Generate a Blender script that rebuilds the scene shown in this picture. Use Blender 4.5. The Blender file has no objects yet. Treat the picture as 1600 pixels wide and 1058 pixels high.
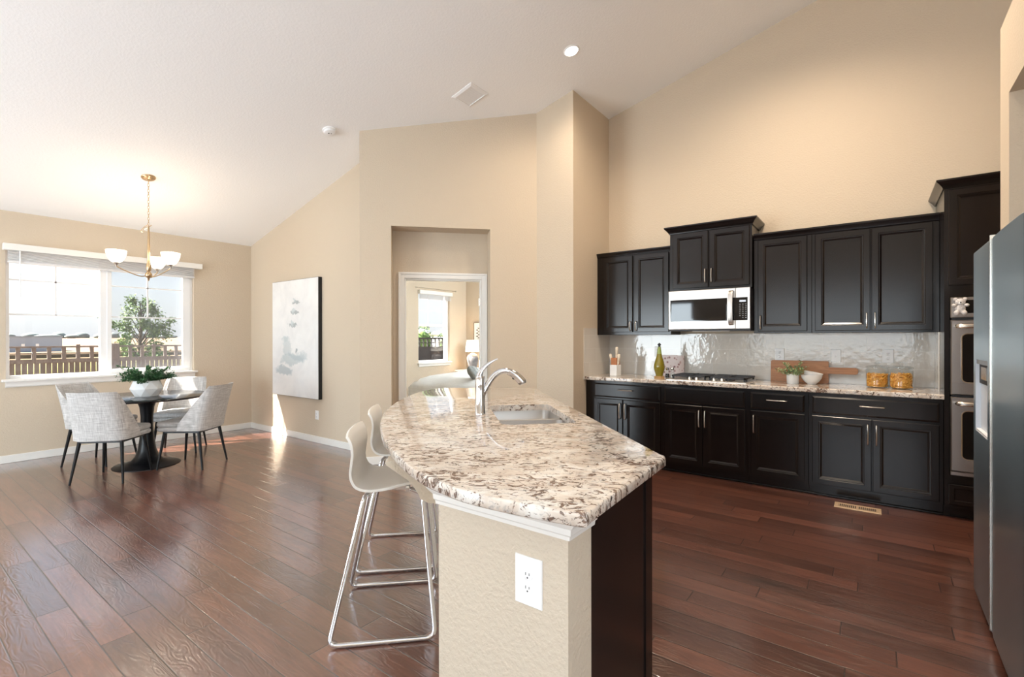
import bpy, bmesh, math, random
from mathutils import Vector, Matrix
C = bpy.context.scene
COL = C.collection
random.seed(7)
R = math.radians
PI = math.pi

# ------------------------------------------------------------------ camera
cam_d = bpy.data.cameras.new('camera'); cam = bpy.data.objects.new('camera', cam_d); COL.objects.link(cam)
cam_d.sensor_width = 36.0; cam_d.lens = 759.25 / 1600 * 36.0; cam_d.clip_start = 0.02; cam_d.clip_end = 2000
_yaw, _pit, _rol = R(36.6132), R(-0.0673), R(-0.0809)
_F = Vector((math.cos(_yaw)*math.cos(_pit), math.sin(_yaw)*math.cos(_pit), math.sin(_pit)))
_r = Vector((math.sin(_yaw), -math.cos(_yaw), 0)); _u = _r.cross(_F)
_r2 = math.cos(_rol)*_r + math.sin(_rol)*_u; _u2 = -math.sin(_rol)*_r + math.cos(_rol)*_u
_m = Matrix((_r2, _u2, -_F)).transposed().to_4x4(); _m.translation = (0, 0, 1.355)
cam.matrix_world = _m
C.camera = cam

# ------------------------------------------------------------------ world, sun, daylight from the side windows, added rear fill
W = bpy.data.worlds.new('sky'); C.world = W; W.use_nodes = True
_nt = W.node_tree; _nt.nodes.clear()
_o = _nt.nodes.new('ShaderNodeOutputWorld'); _b = _nt.nodes.new('ShaderNodeBackground'); _s = _nt.nodes.new('ShaderNodeTexSky')
_s.sky_type = 'NISHITA'; _s.sun_disc = False; _s.sun_elevation = R(50); _s.sun_rotation = R(-52); _s.air_density = 1.0; _s.dust_density = 2.0; _s.ozone_density = 1.0
_b.inputs['Strength'].default_value = 0.245
_mixw = _nt.nodes.new('ShaderNodeMix'); _mixw.data_type = 'RGBA'; _mixw.inputs[0].default_value = 0.72
_nt.links.new(_s.outputs[0], _mixw.inputs[6]); _mixw.inputs[7].default_value = (3.95, 4.12, 4.45, 1)
_nt.links.new(_mixw.outputs[2], _b.inputs[0]); _nt.links.new(_b.outputs[0], _o.inputs[0])

def light(name, kind, loc, energy, color, direction=None, **kw):
    d = bpy.data.lights.new(name, kind); d.energy = energy; d.color = color
    for k, v in kw.items(): setattr(d, k, v)
    o = bpy.data.objects.new(name, d); COL.objects.link(o); o.location = loc
    if direction is not None: o.rotation_euler = Vector(direction).to_track_quat('-Z', 'Y').to_euler()
    return o
light('sun', 'SUN', (-6, 14, 12), 36.0, (1.0, 0.93, 0.84), (0.775, -0.60, -1.17), angle=R(0.6))
DAY = (0.80, 0.92, 1.0)
light('patio_daylight', 'AREA', (-3.9, 5.24, 1.22), 215, DAY, (1, 0.05, 0.25), shape='RECTANGLE', size=2.3, size_y=2.3)
light('living_window_daylight', 'AREA', (-3.9, 0.9, 1.6), 70, DAY, (1, 0.1, 0.3), shape='RECTANGLE', size=3.6, size_y=1.6)
light('rear_fill_light', 'AREA', (0.6, -4.3, 2.1), 430, DAY, (-0.3, 1, 1.0), shape='RECTANGLE', size=7.6, size_y=2.9)  # added fill light out of view, lifts the ambient level and the ceiling
C.view_settings.view_transform = 'Standard'; C.view_settings.look = 'None'; C.view_settings.gamma = 1.0
C.view_settings.use_curve_mapping = False; C.view_settings.exposure = 0.22
try:
    C.cycles.max_bounces = 10; C.cycles.diffuse_bounces = 6; C.cycles.transparent_max_bounces = 24
    C.cycles.use_denoising = True; C.cycles.sample_clamp_indirect = 8
except Exception: pass

# ------------------------------------------------------------------ materials
def lin(r, g, b):
    f = lambda c: (c/255/12.92) if c/255 <= 0.04045 else ((c/255+0.055)/1.055)**2.4
    return (f(r), f(g), f(b), 1)
class NT:
    def __init__(s, name):
        s.m = bpy.data.materials.new(name); s.m.use_nodes = True; s.t = s.m.node_tree; s.N = s.t.nodes
        s.p = s.N['Principled BSDF']; s.out = s.N['Material Output']
    def n(s, kind, **kw):
        x = s.N.new('ShaderNode' + kind)
        for k, v in kw.items(): setattr(x, k, v)
        return x
    def l(s, a, b): s.t.links.new(a, b)
    def sock(s, v, tgt):
        if isinstance(v, (int, float)): tgt.default_value = v
        elif isinstance(v, tuple): tgt.default_value = v
        else: s.l(v, tgt)
    def math(s, op, a, b=0.0, c=None):
        x = s.n('Math', operation=op); s.sock(a, x.inputs[0]); s.sock(b, x.inputs[1])
        if c is not None: s.sock(c, x.inputs[2])
        return x.outputs[0]
    def mix(s, f, a, b, blend='MIX'):
        x = s.n('Mix', data_type='RGBA', blend_type=blend); s.sock(f, x.inputs[0]); s.sock(a, x.inputs[6]); s.sock(b, x.inputs[7]); return x.outputs[2]
    def ramp(s, f, stops):
        x = s.n('ValToRGB'); e = x.color_ramp.elements
        while len(e) < len(stops): e.new(0.5)
        for i, (p, c) in enumerate(stops): e[i].position = p; e[i].color = c if isinstance(c, tuple) else (c, c, c, 1)
        s.l(f, x.inputs[0]); return x.outputs[0]
    def coord(s, scale=(1, 1, 1), rot=(0, 0, 0), kind='Object'):
        t = s.n('TexCoord'); mp = s.n('Mapping'); mp.inputs['Scale'].default_value = scale; mp.inputs['Rotation'].default_value = rot
        s.l(t.outputs[kind], mp.inputs[0]); return mp.outputs[0]
    def noise(s, vec, scale, detail=2, rough=0.5, dist=0.0):
        x = s.n('TexNoise'); x.inputs['Scale'].default_value = scale; x.inputs['Detail'].default_value = detail
        x.inputs['Roughness'].default_value = rough; x.inputs['Distortion'].default_value = dist
        s.l(vec, x.inputs['Vector']); return x.outputs['Fac']
    def bump(s, h, strength, dist=0.01):
        x = s.n('Bump'); x.inputs['Strength'].default_value = strength; x.inputs['Distance'].default_value = dist
        s.l(h, x.inputs['Height']); s.l(x.outputs[0], s.p.inputs['Normal']); s.l(x.outputs[0], s.p.inputs['Coat Normal'])
    def set(s, **kw):
        for k, v in kw.items(): s.sock(v, s.p.inputs[k.replace('_', ' ')])
        return s.m
def plain(name, col, rough=0.5, metal=0.0, spec=0.5, **kw):
    t = NT(name); return t.set(Base_Color=col, Roughness=rough, Metallic=metal, Specular_IOR_Level=spec, **kw)

def mk_wall(name, col, bump=0.25, scale=75):
    t = NT(name); v = t.coord()
    n1 = t.noise(v, scale, 3, 0.55); h = t.ramp(n1, [(0.42, 0.0), (0.62, 1.0)])
    t.bump(h, bump, 0.004)
    return t.set(Base_Color=col, Roughness=0.72, Specular_IOR_Level=0.3)
M = {}
WALLC = (0.60, 0.505, 0.39, 1)
M['wall'] = mk_wall('tan_wall_paint', WALLC)
M['island_wall'] = mk_wall('tan_textured_paint', (0.60, 0.515, 0.41, 1), 0.4, 60)
M['ceil'] = mk_wall('ceiling_paint', (0.92, 0.92, 0.915, 1), 0.15, 55)
M['trim'] = plain('white_trim_paint', (0.80, 0.78, 0.74, 1), 0.35)
M['vinyl'] = plain('white_vinyl', (0.85, 0.85, 0.85, 1), 0.3)
M['blind'] = plain('blind_slats', (0.72, 0.72, 0.72, 1), 0.45)
M['black'] = plain('black_metal', (0.005, 0.005, 0.006, 1), 0.36, spec=0.28)
M['blackgloss'] = plain('black_lacquer', (0.008, 0.008, 0.009, 1), 0.16)
M['chrome'] = plain('chrome', (0.72, 0.72, 0.74, 1), 0.07, 1.0)
M['nickel'] = plain('brushed_nickel', (0.70, 0.66, 0.60, 1), 0.25, 1.0)
M['bronze'] = plain('satin_brass', (0.55, 0.40, 0.24, 1), 0.3, 1.0)
M['white'] = plain('white_ceramic', (0.83, 0.83, 0.82, 1), 0.22)
M['matte_white'] = plain('matte_white_pot', (0.80, 0.80, 0.80, 1), 0.6)
M['plastic_white'] = plain('white_plastic', (0.88, 0.88, 0.88, 1), 0.3)
M['shell'] = plain('ivory_plastic_shell', (0.72, 0.69, 0.64, 1), 0.33)
M['dark_slot'] = plain('dark_slot', (0.01, 0.01, 0.01, 1), 0.6)
M['glassblack'] = plain('black_glass', (0.004, 0.004, 0.005, 1), 0.04)
M['iron'] = plain('cast_iron', (0.022, 0.022, 0.025, 1), 0.5)
M['rubber'] = plain('black_rubber', (0.012, 0.012, 0.012, 1), 0.6)

def mk_steel(name, col, rough, scale=(2, 2, 300)):
    t = NT(name); v = t.coord(scale); n = t.noise(v, 1.0, 2)
    r = t.math('MULTIPLY_ADD', n, 0.10, rough - 0.05)
    return t.set(Base_Color=col, Metallic=1.0, Roughness=r)
M['steel'] = mk_steel('stainless_steel', (0.60, 0.57, 0.54, 1), 0.38)
M['oven_steel'] = mk_steel('oven_stainless', (0.42, 0.39, 0.375, 1), 0.30)
_t = NT('fridge_stainless'); _tv = _t.n('CombineXYZ'); _tv.inputs[0].default_value = 1.0
M['fridge_steel'] = _t.set(Base_Color=(0.47, 0.56, 0.62, 1), Metallic=1.0, Roughness=0.30, Anisotropic=0.9, Tangent=_tv.outputs[0])

def mk_floor():
    t = NT('hickory_planks'); tc = t.n('TexCoord'); sp = t.n('SeparateXYZ'); t.l(tc.outputs['Object'], sp.inputs[0])
    x, y = sp.outputs[0], sp.outputs[1]
    xs = t.math('DIVIDE', x, 0.127); row = t.math('FLOOR', xs); fx = t.math('FRACT', xs)
    wn = t.n('TexWhiteNoise', noise_dimensions='1D'); t.l(row, wn.inputs['W'])
    L = t.math('MULTIPLY_ADD', wn.outputs['Value'], 0.55, 0.85)
    off = t.math('MULTIPLY', wn.outputs['Value'], 37.7)
    ys = t.math('ADD', t.math('DIVIDE', y, L), off); pl = t.math('FLOOR', ys); fy = t.math('FRACT', ys)
    cv = t.n('CombineXYZ'); t.l(row, cv.inputs[0]); t.l(pl, cv.inputs[1])
    w2 = t.n('TexWhiteNoise', noise_dimensions='2D'); t.l(cv.outputs[0], w2.inputs['Vector'])
    rnd = w2.outputs['Value']
    # grain, different on every plank
    cg = t.n('CombineXYZ'); t.l(t.math('MULTIPLY', x, 1.0), cg.inputs[0]); t.l(y, cg.inputs[1]); t.l(t.math('MULTIPLY', rnd, 23.0), cg.inputs[2])
    mp = t.n('Mapping'); mp.inputs['Scale'].default_value = (11, 1.3, 1); t.l(cg.outputs[0], mp.inputs[0])
    g1 = t.noise(mp.outputs[0], 1.6, 4, 0.55, 0.8)
    mp2 = t.n('Mapping'); mp2.inputs['Scale'].default_value = (90, 5, 1); t.l(cg.outputs[0], mp2.inputs[0])
    g2 = t.noise(mp2.outputs[0], 1.0, 3, 0.6)
    mp3 = t.n('Mapping'); mp3.inputs['Scale'].default_value = (7, 1.7, 1); t.l(cg.outputs[0], mp3.inputs[0])
    k = t.noise(mp3.outputs[0], 1.0, 2, 0.5)
    knots = t.ramp(k, [(0.66, 0.0), (0.80, 1.0)])
    base = t.ramp(g1, [(0.28, (0.108, 0.038, 0.024, 1)), (0.5, (0.148, 0.055, 0.035, 1)), (0.72, (0.185, 0.072, 0.046, 1))])
    tint = t.ramp(rnd, [(0.0, 0.62), (0.5, 0.95), (1.0, 1.25)])
    c = t.mix(1.0, base, tint, 'MULTIPLY')
    fine = t.ramp(g2, [(0.3, 0.80), (0.7, 1.14)])
    c = t.mix(1.0, c, fine, 'MULTIPLY')
    c = t.mix(t.math('MULTIPLY', knots, 0.75), c, (0.022, 0.010, 0.007, 1))
    # seams
    ex = t.math('MULTIPLY', t.math('MINIMUM', fx, t.math('SUBTRACT', 1.0, fx)), 0.127)
    ey = t.math('MULTIPLY', t.math('MINIMUM', fy, t.math('SUBTRACT', 1.0, fy)), L)
    e = t.math('MINIMUM', ex, ey)
    seam = t.n('MapRange'); t.l(e, seam.inputs[0]); seam.inputs[1].default_value = 0.0006; seam.inputs[2].default_value = 0.0042
    c = t.mix(seam.outputs[0], (0.020, 0.010, 0.008, 1), c)
    # hand-scraped relief: contour lines of a stretched noise
    mp4 = t.n('Mapping'); mp4.inputs['Scale'].default_value = (13, 3.2, 1); t.l(cg.outputs[0], mp4.inputs[0])
    h1 = t.noise(mp4.outputs[0], 1.0, 2, 0.5, 0.4)
    cont = t.math('SINE', t.math('MULTIPLY', h1, 70.0))
    hh = t.math('ADD', t.math('MULTIPLY', cont, 0.16), t.math('MULTIPLY', g1, 1.3))
    hh = t.math('ADD', hh, t.math('MULTIPLY', rnd, 0.0))
    hh = t.math('ADD', hh, t.math('MULTIPLY', seam.outputs[0], 0.9))
    t.bump(hh, 0.40, 0.0022)
    rr = t.math('MULTIPLY_ADD', g2, 0.08, 0.275)
    return t.set(Base_Color=c, Roughness=rr, Specular_IOR_Level=0.6, Coat_Weight=1.0, Coat_Roughness=0.14, Coat_IOR=2.0)
M['floor'] = mk_floor()

def mk_granite():
    t = NT('granite'); v = t.coord((1, 1, 1), (0, 0, R(58)))
    mp = t.n('Mapping'); mp.inputs['Scale'].default_value = (1.0, 1.45, 1.0); t.l(v, mp.inputs[0]); sv = mp.outputs[0]
    cloud = t.noise(sv, 9, 3, 0.6, 0.6)
    base = t.ramp(cloud, [(0.30, (0.55, 0.45, 0.37, 1)), (0.5, (0.68, 0.60, 0.52, 1)), (0.68, (0.78, 0.75, 0.70, 1))])
    gr = t.noise(sv, 34, 4, 0.7, 0.5)
    base = t.mix(t.ramp(gr, [(0.54, 0.0), (0.64, 0.75)]), base, (0.40, 0.375, 0.355, 1))
    den = t.noise(sv, 5.0, 2, 0.5)
    f1 = t.noise(sv, 17, 5, 0.70, 1.9)
    s1 = t.math('ADD', f1, t.math('MULTIPLY', t.math('SUBTRACT', den, 0.5), 0.26))
    brown = t.ramp(s1, [(0.532, 0.0), (0.575, 1.0)])
    c = t.mix(t.math('MULTIPLY', brown, 0.92), base, t.ramp(t.noise(sv, 70, 2), [(0.35, (0.060, 0.032, 0.022, 1)), (0.65, (0.20, 0.115, 0.075, 1))]))
    mp2 = t.n('Mapping'); mp2.inputs['Location'].default_value = (3.1, 1.7, 0.4); t.l(v, mp2.inputs[0])
    f2 = t.noise(mp2.outputs[0], 40, 4, 0.7, 0.8)
    dark = t.ramp(f2, [(0.625, 0.0), (0.655, 1.0)])
    c = t.mix(t.math('MULTIPLY', dark, 0.95), c, (0.022, 0.018, 0.018, 1))
    return t.set(Base_Color=c, Roughness=0.055, Specular_IOR_Level=0.55)
M['granite'] = mk_granite()

def mk_cab():
    t = NT('espresso_wood'); v = t.coord((14, 14, 1.2)); n = t.noise(v, 2.0, 3, 0.6, 0.6)
    c = t.ramp(n, [(0.3, (0.0070, 0.0050, 0.0046, 1)), (0.75, (0.0115, 0.0080, 0.0074, 1))])
    return t.set(Base_Color=c, Roughness=0.20, Specular_IOR_Level=0.36)
M['cab'] = mk_cab()

def mk_tile():
    t = NT('glazed_tile'); tc = t.n('TexCoord'); sp = t.n('SeparateXYZ'); t.l(tc.outputs['Object'], sp.inputs[0])
    hz = t.math('ADD', sp.outputs[0], sp.outputs[1])
    cb = t.n('CombineXYZ'); t.l(hz, cb.inputs[0]); t.l(t.math('SUBTRACT', sp.outputs[2], 0.925), cb.inputs[1])
    br = t.n('TexBrick'); br.offset = 0.5; br.inputs['Scale'].default_value = 1.0; br.inputs['Brick Width'].default_value = 0.335; br.inputs['Row Height'].default_value = 0.1525
    br.inputs['Mortar Size'].default_value = 0.0022; br.inputs['Mortar Smooth'].default_value = 0.2
    br.inputs['Color1'].default_value = (0.64, 0.60, 0.545, 1); br.inputs['Color2'].default_value = (0.68, 0.645, 0.59, 1); br.inputs['Mortar'].default_value = (0.74, 0.72, 0.68, 1)
    t.l(cb.outputs[0], br.inputs['Vector'])
    w = t.noise(t.coord(), 22, 2, 0.5)
    h = t.math('SUBTRACT', t.math('MULTIPLY', w, 1.0), t.math('MULTIPLY', br.outputs['Fac'], 0.5))
    t.bump(h, 0.26, 0.006)
    return t.set(Base_Color=br.outputs['Color'], Roughness=0.07, Specular_IOR_Level=0.55)
M['tile'] = mk_tile()

def mk_fabric(name, a, b, scale=220):
    t = NT(name); v1 = t.coord((scale, 12, scale*0.06)); v2 = t.coord((scale*0.05, scale*0.05, scale))
    n = t.math('MULTIPLY', t.math('ADD', t.noise(v1, 1, 2), t.noise(v2, 1, 2)), 0.5)
    c = t.ramp(n, [(0.36, a), (0.64, b)]); t.bump(n, 0.3, 0.002)
    return t.set(Base_Color=c, Roughness=0.9, Specular_IOR_Level=0.2, Sheen_Weight=0.15)
M['fabric'] = mk_fabric('grey_tweed', (0.36, 0.345, 0.335, 1), (0.66, 0.645, 0.63, 1))
M['quilt'] = mk_fabric('white_quilt', (0.78, 0.78, 0.78, 1), (0.86, 0.86, 0.86, 1), 60)
M['throw'] = mk_fabric('grey_velvet', (0.13, 0.135, 0.13, 1), (0.33, 0.33, 0.31, 1), 30)
M['carpet'] = mk_fabric('beige_carpet', (0.38, 0.33, 0.27, 1), (0.50, 0.44, 0.37, 1), 150)

def mk_wood(name, a, b, sc=(2, 2, 22), rough=0.4):
    t = NT(name); n = t.noise(t.coord(sc), 1.6, 4, 0.6, 1.0)
    return t.set(Base_Color=t.ramp(n, [(0.3, a), (0.7, b)]), Roughness=rough)
M['board'] = mk_wood('acacia_board', (0.30, 0.105, 0.030, 1), (0.52, 0.235, 0.085, 1))
M['handle_wood'] = mk_wood('pale_wood', (0.62, 0.50, 0.36, 1), (0.78, 0.68, 0.54, 1))
M['block_wood'] = plain('copper_insert', (0.45, 0.17, 0.07, 1), 0.4)
M['fence'] = mk_wood('weathered_cedar', (0.115, 0.093, 0.085, 1), (0.195, 0.163, 0.15, 1), (14, 14, 1.5), 0.8)
M['fence_dark'] = mk_wood('dark_stained_cedar', (0.030, 0.030, 0.034, 1), (0.06, 0.058, 0.06, 1), (14, 14, 1.5), 0.8)
M['nightstand'] = mk_wood('grey_oak', (0.18, 0.14, 0.11, 1), (0.30, 0.24, 0.19, 1))

def mk_pane(name, tint=(0.97, 0.98, 0.98, 1), refl=1.0):
    t = NT(name); t.N.remove(t.p); tr = t.n('BsdfTransparent'); tr.inputs[0].default_value = tint
    gl = t.n('BsdfGlossy'); gl.inputs['Roughness'].default_value = 0.01; lw = t.n('LayerWeight'); lw.inputs[0].default_value = 0.5
    schlick = t.math('MULTIPLY_ADD', t.math('POWER', lw.outputs['Facing'], 5.0), 0.9*refl, 0.035*refl)
    mx = t.n('MixShader'); t.l(schlick, mx.inputs[0]); t.l(tr.outputs[0], mx.inputs[1]); t.l(gl.outputs[0], mx.inputs[2]); t.l(mx.outputs[0], t.out.inputs[0])
    return t.m
M['pane'] = mk_pane('window_glass')
M['glass'] = mk_pane('jar_glass', (0.93, 0.95, 0.95, 1), 1.3)
def mk_screen():
    t = NT('insect_screen'); t.N.remove(t.p); tr = t.n('BsdfTransparent'); df = t.n('BsdfDiffuse'); df.inputs[0].default_value = (0.30, 0.32, 0.36, 1)
    mx = t.n('MixShader'); mx.inputs[0].default_value = 0.14; t.l(tr.outputs[0], mx.inputs[1]); t.l(df.outputs[0], mx.inputs[2]); t.l(mx.outputs[0], t.out.inputs[0]); return t.m
M['screen'] = mk_screen()
def mk_emit(name, col, st, base=(0.9, 0.88, 0.84, 1)):
    t = NT(name); return t.set(Base_Color=base, Emission_Color=col, Emission_Strength=st, Roughness=0.3)
M['shade_glow'] = mk_emit('glowing_frosted_glass', (1.0, 0.86, 0.68, 1), 1.25)
M['bulb'] = mk_emit('lamp_lens', (1.0, 0.93, 0.82, 1), 14.0)
M['lampshade'] = mk_emit('white_linen_shade', (1.0, 0.80, 0.58, 1), 0.45)
M['display'] = mk_emit('blue_display', (0.75, 0.85, 1.0, 1), 0.55, (0.3, 0.3, 0.3, 1))
M['print_white'] = plain('panel_printing', (0.35, 0.36, 0.36, 1), 0.5)
M['oil'] = plain('olive_oil', (0.30, 0.24, 0.012, 1), 0.05, Coat_Weight=0.6, Transmission_Weight=0.35)
M['greenglass'] = plain('green_glass_neck', (0.42, 0.52, 0.16, 1), 0.05, Transmission_Weight=0.4)
M['cork'] = plain('cork_base', (0.42, 0.25, 0.10, 1), 0.6)
def mk_var(name, stops, scale=40, rough=0.6, **kw):
    t = NT(name); return t.set(Base_Color=t.ramp(t.noise(t.coord(), scale, 2, 0.6), stops), Roughness=rough, **kw)
M['pasta'] = mk_var('dry_pasta', [(0.35, (0.62, 0.26, 0.03, 1)), (0.65, (0.86, 0.50, 0.12, 1))], 60, 0.45)
M['leaf_dark'] = mk_var('deep_green_leaves', [(0.35, (0.020, 0.085, 0.028, 1)), (0.7, (0.12, 0.27, 0.11, 1))], 30, 0.45)
M['leaf_sage'] = mk_var('sage_leaves', [(0.35, (0.10, 0.19, 0.10, 1)), (0.7, (0.42, 0.50, 0.22, 1))], 45, 0.5)
M['leaf_tree'] = mk_var('tree_leaves', [(0.35, (0.045, 0.115, 0.032, 1)), (0.7, (0.22, 0.32, 0.085, 1))], 2.2, 0.6)
M['bark'] = plain('bark', (0.10, 0.075, 0.055, 1), 0.9)
M['stem'] = plain('green_stem', (0.10, 0.16, 0.06, 1), 0.7)
M['lampgrey'] = mk_var('grey_glazed_lamp', [(0.3, (0.17, 0.165, 0.17, 1)), (0.7, (0.30, 0.28, 0.28, 1))], 6, 0.35)
M['register'] = plain('beige_register', (0.55, 0.40, 0.26, 1), 0.45)
M['bear'] = mk_var('white_resin', [(0.3, (0.50, 0.46, 0.45, 1)), (0.7, (0.80, 0.77, 0.75, 1))], 90, 0.6)
M['cover'] = None

# ------------------------------------------------------------------ mesh helpers
class MB:
    def __init__(s): s.v = []; s.f = []
    def add(s, vs, fs):
        n = len(s.v); s.v += [tuple(p) for p in vs]; s.f += [tuple(i + n for i in f) for f in fs]; return s
    def box(s, x0, x1, y0, y1, z0, z1):
        if x0 > x1: x0, x1 = x1, x0
        if y0 > y1: y0, y1 = y1, y0
        if z0 > z1: z0, z1 = z1, z0
        return s.add([(x0,y0,z0),(x1,y0,z0),(x1,y1,z0),(x0,y1,z0),(x0,y0,z1),(x1,y0,z1),(x1,y1,z1),(x0,y1,z1)],
                     [(0,3,2,1),(4,5,6,7),(0,1,5,4),(1,2,6,5),(2,3,7,6),(3,0,4,7)])
    def prism(s, poly, z0, z1):
        n = len(poly); f = lambda z, p: z(p) if callable(z) else z
        vs = [(p[0], p[1], f(z0, p)) for p in poly] + [(p[0], p[1], f(z1, p)) for p in poly]
        return s.add(vs, [tuple(range(n))[::-1], tuple(range(n, 2*n))] + [(i, (i+1) % n, n+(i+1) % n, n+i) for i in range(n)])
    def rings(s, rs, cap0=True, cap1=True, closed=True):
        n = len(rs[0]); vs = [p for r in rs for p in r]; fs = []
        for k in range(len(rs)-1):
            for i in range(n if closed else n-1):
                j = (i+1) % n; fs.append((k*n+i, k*n+j, (k+1)*n+j, (k+1)*n+i))
        if cap0: fs.append(tuple(range(n))[::-1])
        if cap1: fs.append(tuple(range((len(rs)-1)*n, len(rs)*n)))
        return s.add(vs, fs)
    def lathe(s, prof, c=(0, 0, 0), n=24, cap0=True, cap1=True, ax=None):
        rs = [[(c[0]+r*math.cos(2*PI*i/n), c[1]+r*math.sin(2*PI*i/n), c[2]+z) for i in range(n)] for r, z in prof]
        if ax is not None:
            q = Vector((0, 0, 1)).rotation_difference(Vector(ax)); cc = Vector(c)
            rs = [[tuple(cc + q @ (Vector(p)-cc)) for p in r] for r in rs]
        return s.rings(rs, cap0, cap1)
    def tube(s, pts, r, n=8, closed=False, caps=True):
        P = [Vector(p) for p in pts]; rs = []; up = None; N = len(P)
        rad = r if isinstance(r, (list, tuple)) else [r]*N
        for i in range(N):
            a = P[(i-1) % N] if (closed or i > 0) else P[i]; b = P[(i+1) % N] if (closed or i < N-1) else P[i]
            t = (b-a).normalized()
            if up is None: up = t.orthogonal().normalized()
            up = (up - t*up.dot(t)); up = up.normalized() if up.length > 1e-6 else t.orthogonal().normalized()
            w = t.cross(up)
            rs.append([tuple(P[i] + rad[i]*(math.cos(2*PI*k/n)*up + math.sin(2*PI*k/n)*w)) for k in range(n)])
        if closed: rs.append(rs[0]); caps = False
        return s.rings(rs, caps, caps)
    def ball(s, c, r, nu=14, nv=9):
        r = r if isinstance(r, (tuple, list)) else (r, r, r)
        rs = []
        for k in range(nv+1):
            a = PI*(k+0.02)/(nv+0.04) - PI/2
            rs.append([(c[0]+r[0]*math.cos(a)*math.cos(2*PI*i/nu), c[1]+r[1]*math.cos(a)*math.sin(2*PI*i/nu), c[2]+r[2]*math.sin(a)) for i in range(nu)])
        return s.rings(rs)
    def grid(s, rows):
        n = len(rows[0]); vs = [p for r in rows for p in r]
        return s.add(vs, [(i*n+j, i*n+j+1, (i+1)*n+j+1, (i+1)*n+j) for i in range(len(rows)-1) for j in range(n-1)])
    def panel(s, o, U, V, N, w, h, prof):
        """nested rectangles: prof = [(inset, height along N), ...]; last ring is filled"""
        o, U, V, N = Vector(o), Vector(U), Vector(V), Vector(N); rs = []
        for ins, d in prof:
            rs.append([tuple(o + U*a + V*b + N*d) for a, b in ((ins, ins), (w-ins, ins), (w-ins, h-ins), (ins, h-ins))])
        return s.rings(rs)
    def xf(s, m):
        s.v = [tuple(m @ Vector(p)) for p in s.v]; return s
def smooth_path(pts, sub=6, closed=False):
    P = [Vector(p) for p in pts]; n = len(P); out = []
    for i in range(n if closed else n-1):
        p0 = P[(i-1) % n] if (closed or i > 0) else P[i]; p1 = P[i]; p2 = P[(i+1) % n]; p3 = P[(i+2) % n] if (closed or i+2 < n) else P[(i+1) % n]
        for k in range(sub):
            t = k/sub
            out.append(0.5*((2*p1)+(-p0+p2)*t+(2*p0-5*p1+4*p2-p3)*t*t+(-p0+3*p1-3*p2+p3)*t**3))
    if not closed: out.append(P[-1])
    return [tuple(p) for p in out]
def fillet(pts, r, sub=5):
    P = [Vector(p) for p in pts]; out = [tuple(P[0])]
    for i in range(1, len(P)-1):
        a, b, c = P[i-1], P[i], P[i+1]; d1 = (a-b); d2 = (c-b); q = min(r, d1.length*0.45, d2.length*0.45)
        s0 = b + d1.normalized()*q; s1 = b + d2.normalized()*q
        for k in range(sub+1):
            t = k/sub; out.append(tuple(s0*(1-t)**2 + b*2*t*(1-t) + s1*t*t))
    return out + [tuple(P[-1])]

def obj(name, mb, mat, parent=None, world=False, bevel=0, smooth=35, recalc=True):
    vs = mb.v
    if world and parent is not None:
        inv = parent.matrix_basis.inverted(); vs = [tuple(inv @ Vector(p)) for p in vs]
    me = bpy.data.meshes.new(name); me.from_pydata(vs, [], mb.f); me.update()
    if recalc:
        bm = bmesh.new(); bm.from_mesh(me); bmesh.ops.recalc_face_normals(bm, faces=bm.faces[:]); bm.to_mesh(me); bm.free()
    if smooth:
        me.polygons.foreach_set('use_smooth', [True]*len(me.polygons)); me.set_sharp_from_angle(angle=R(smooth))
    me.materials.append(mat)
    o = bpy.data.objects.new(name, me); COL.objects.link(o)
    if parent is not None: o.parent = parent
    if bevel:
        b = o.modifiers.new('bevel', 'BEVEL'); b.width = bevel; b.segments = 2; b.limit_method = 'ANGLE'; b.angle_limit = R(40)
    return o
def tag(o, label, cat, group=None, kind=None):
    o['label'] = label; o['category'] = cat
    if group: o['group'] = group
    if kind: o['kind'] = kind
    return o
def thing(name, label, cat, loc=(0, 0, 0), rotz=0.0, group=None):
    o = bpy.data.objects.new(name, None); COL.objects.link(o); o.location = loc; o.rotation_euler = (0, 0, rotz); o.empty_display_size = 0.1
    o.matrix_basis = Matrix.Translation(loc) @ Matrix.Rotation(rotz, 4, 'Z')
    return tag(o, label, cat, group)
def struct(name, mb, mat, parent=None, label=None, **kw):
    o = obj(name, mb, mat, parent, **kw)
    if parent is None:
        o['kind'] = 'structure'
        if label: o['label'] = label
    return o
def copy_tree(o, loc, rotz, label, group=None, children=None):
    r = o.copy(); COL.objects.link(r); r.location = loc; r.rotation_euler = (0, 0, rotz); r['label'] = label
    if group: r['group'] = group
    for ch in list(o.children):
        c = ch.copy(); COL.objects.link(c); c.parent = r
        for g in list(ch.children):
            d = g.copy(); COL.objects.link(d); d.parent = c
    return r

# ------------------------------------------------------------------ the room
YW, XP, XK, YF, XF = 7.5674, 3.5553, 5.49, 2.597, 4.606
SL = 0.2578
def ceil_z(p): return 2.7484 + SL*(YW - max(p[1], -1.6)) - (SL*(-1.6 - p[1]) if p[1] < -1.6 else 0)
def wz(p): return ceil_z(p) + 0.012
SQ2 = math.sqrt(2)
A562 = (3.193, 4.396); A838 = (4.604, 3.068)
_dd = Vector((A838[0]-A562[0], A838[1]-A562[1])).normalized()      # along the bedroom wall
_dn = Vector((_dd[1], -_dd[0]))                                     # towards the camera
def dw(s, off, z=None):                                             # point on the bedroom wall: s along, off behind
    p = Vector(A562) + _dd*s - _dn*off
    return (p[0], p[1]) if z is None else (p[0], p[1], z)

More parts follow.
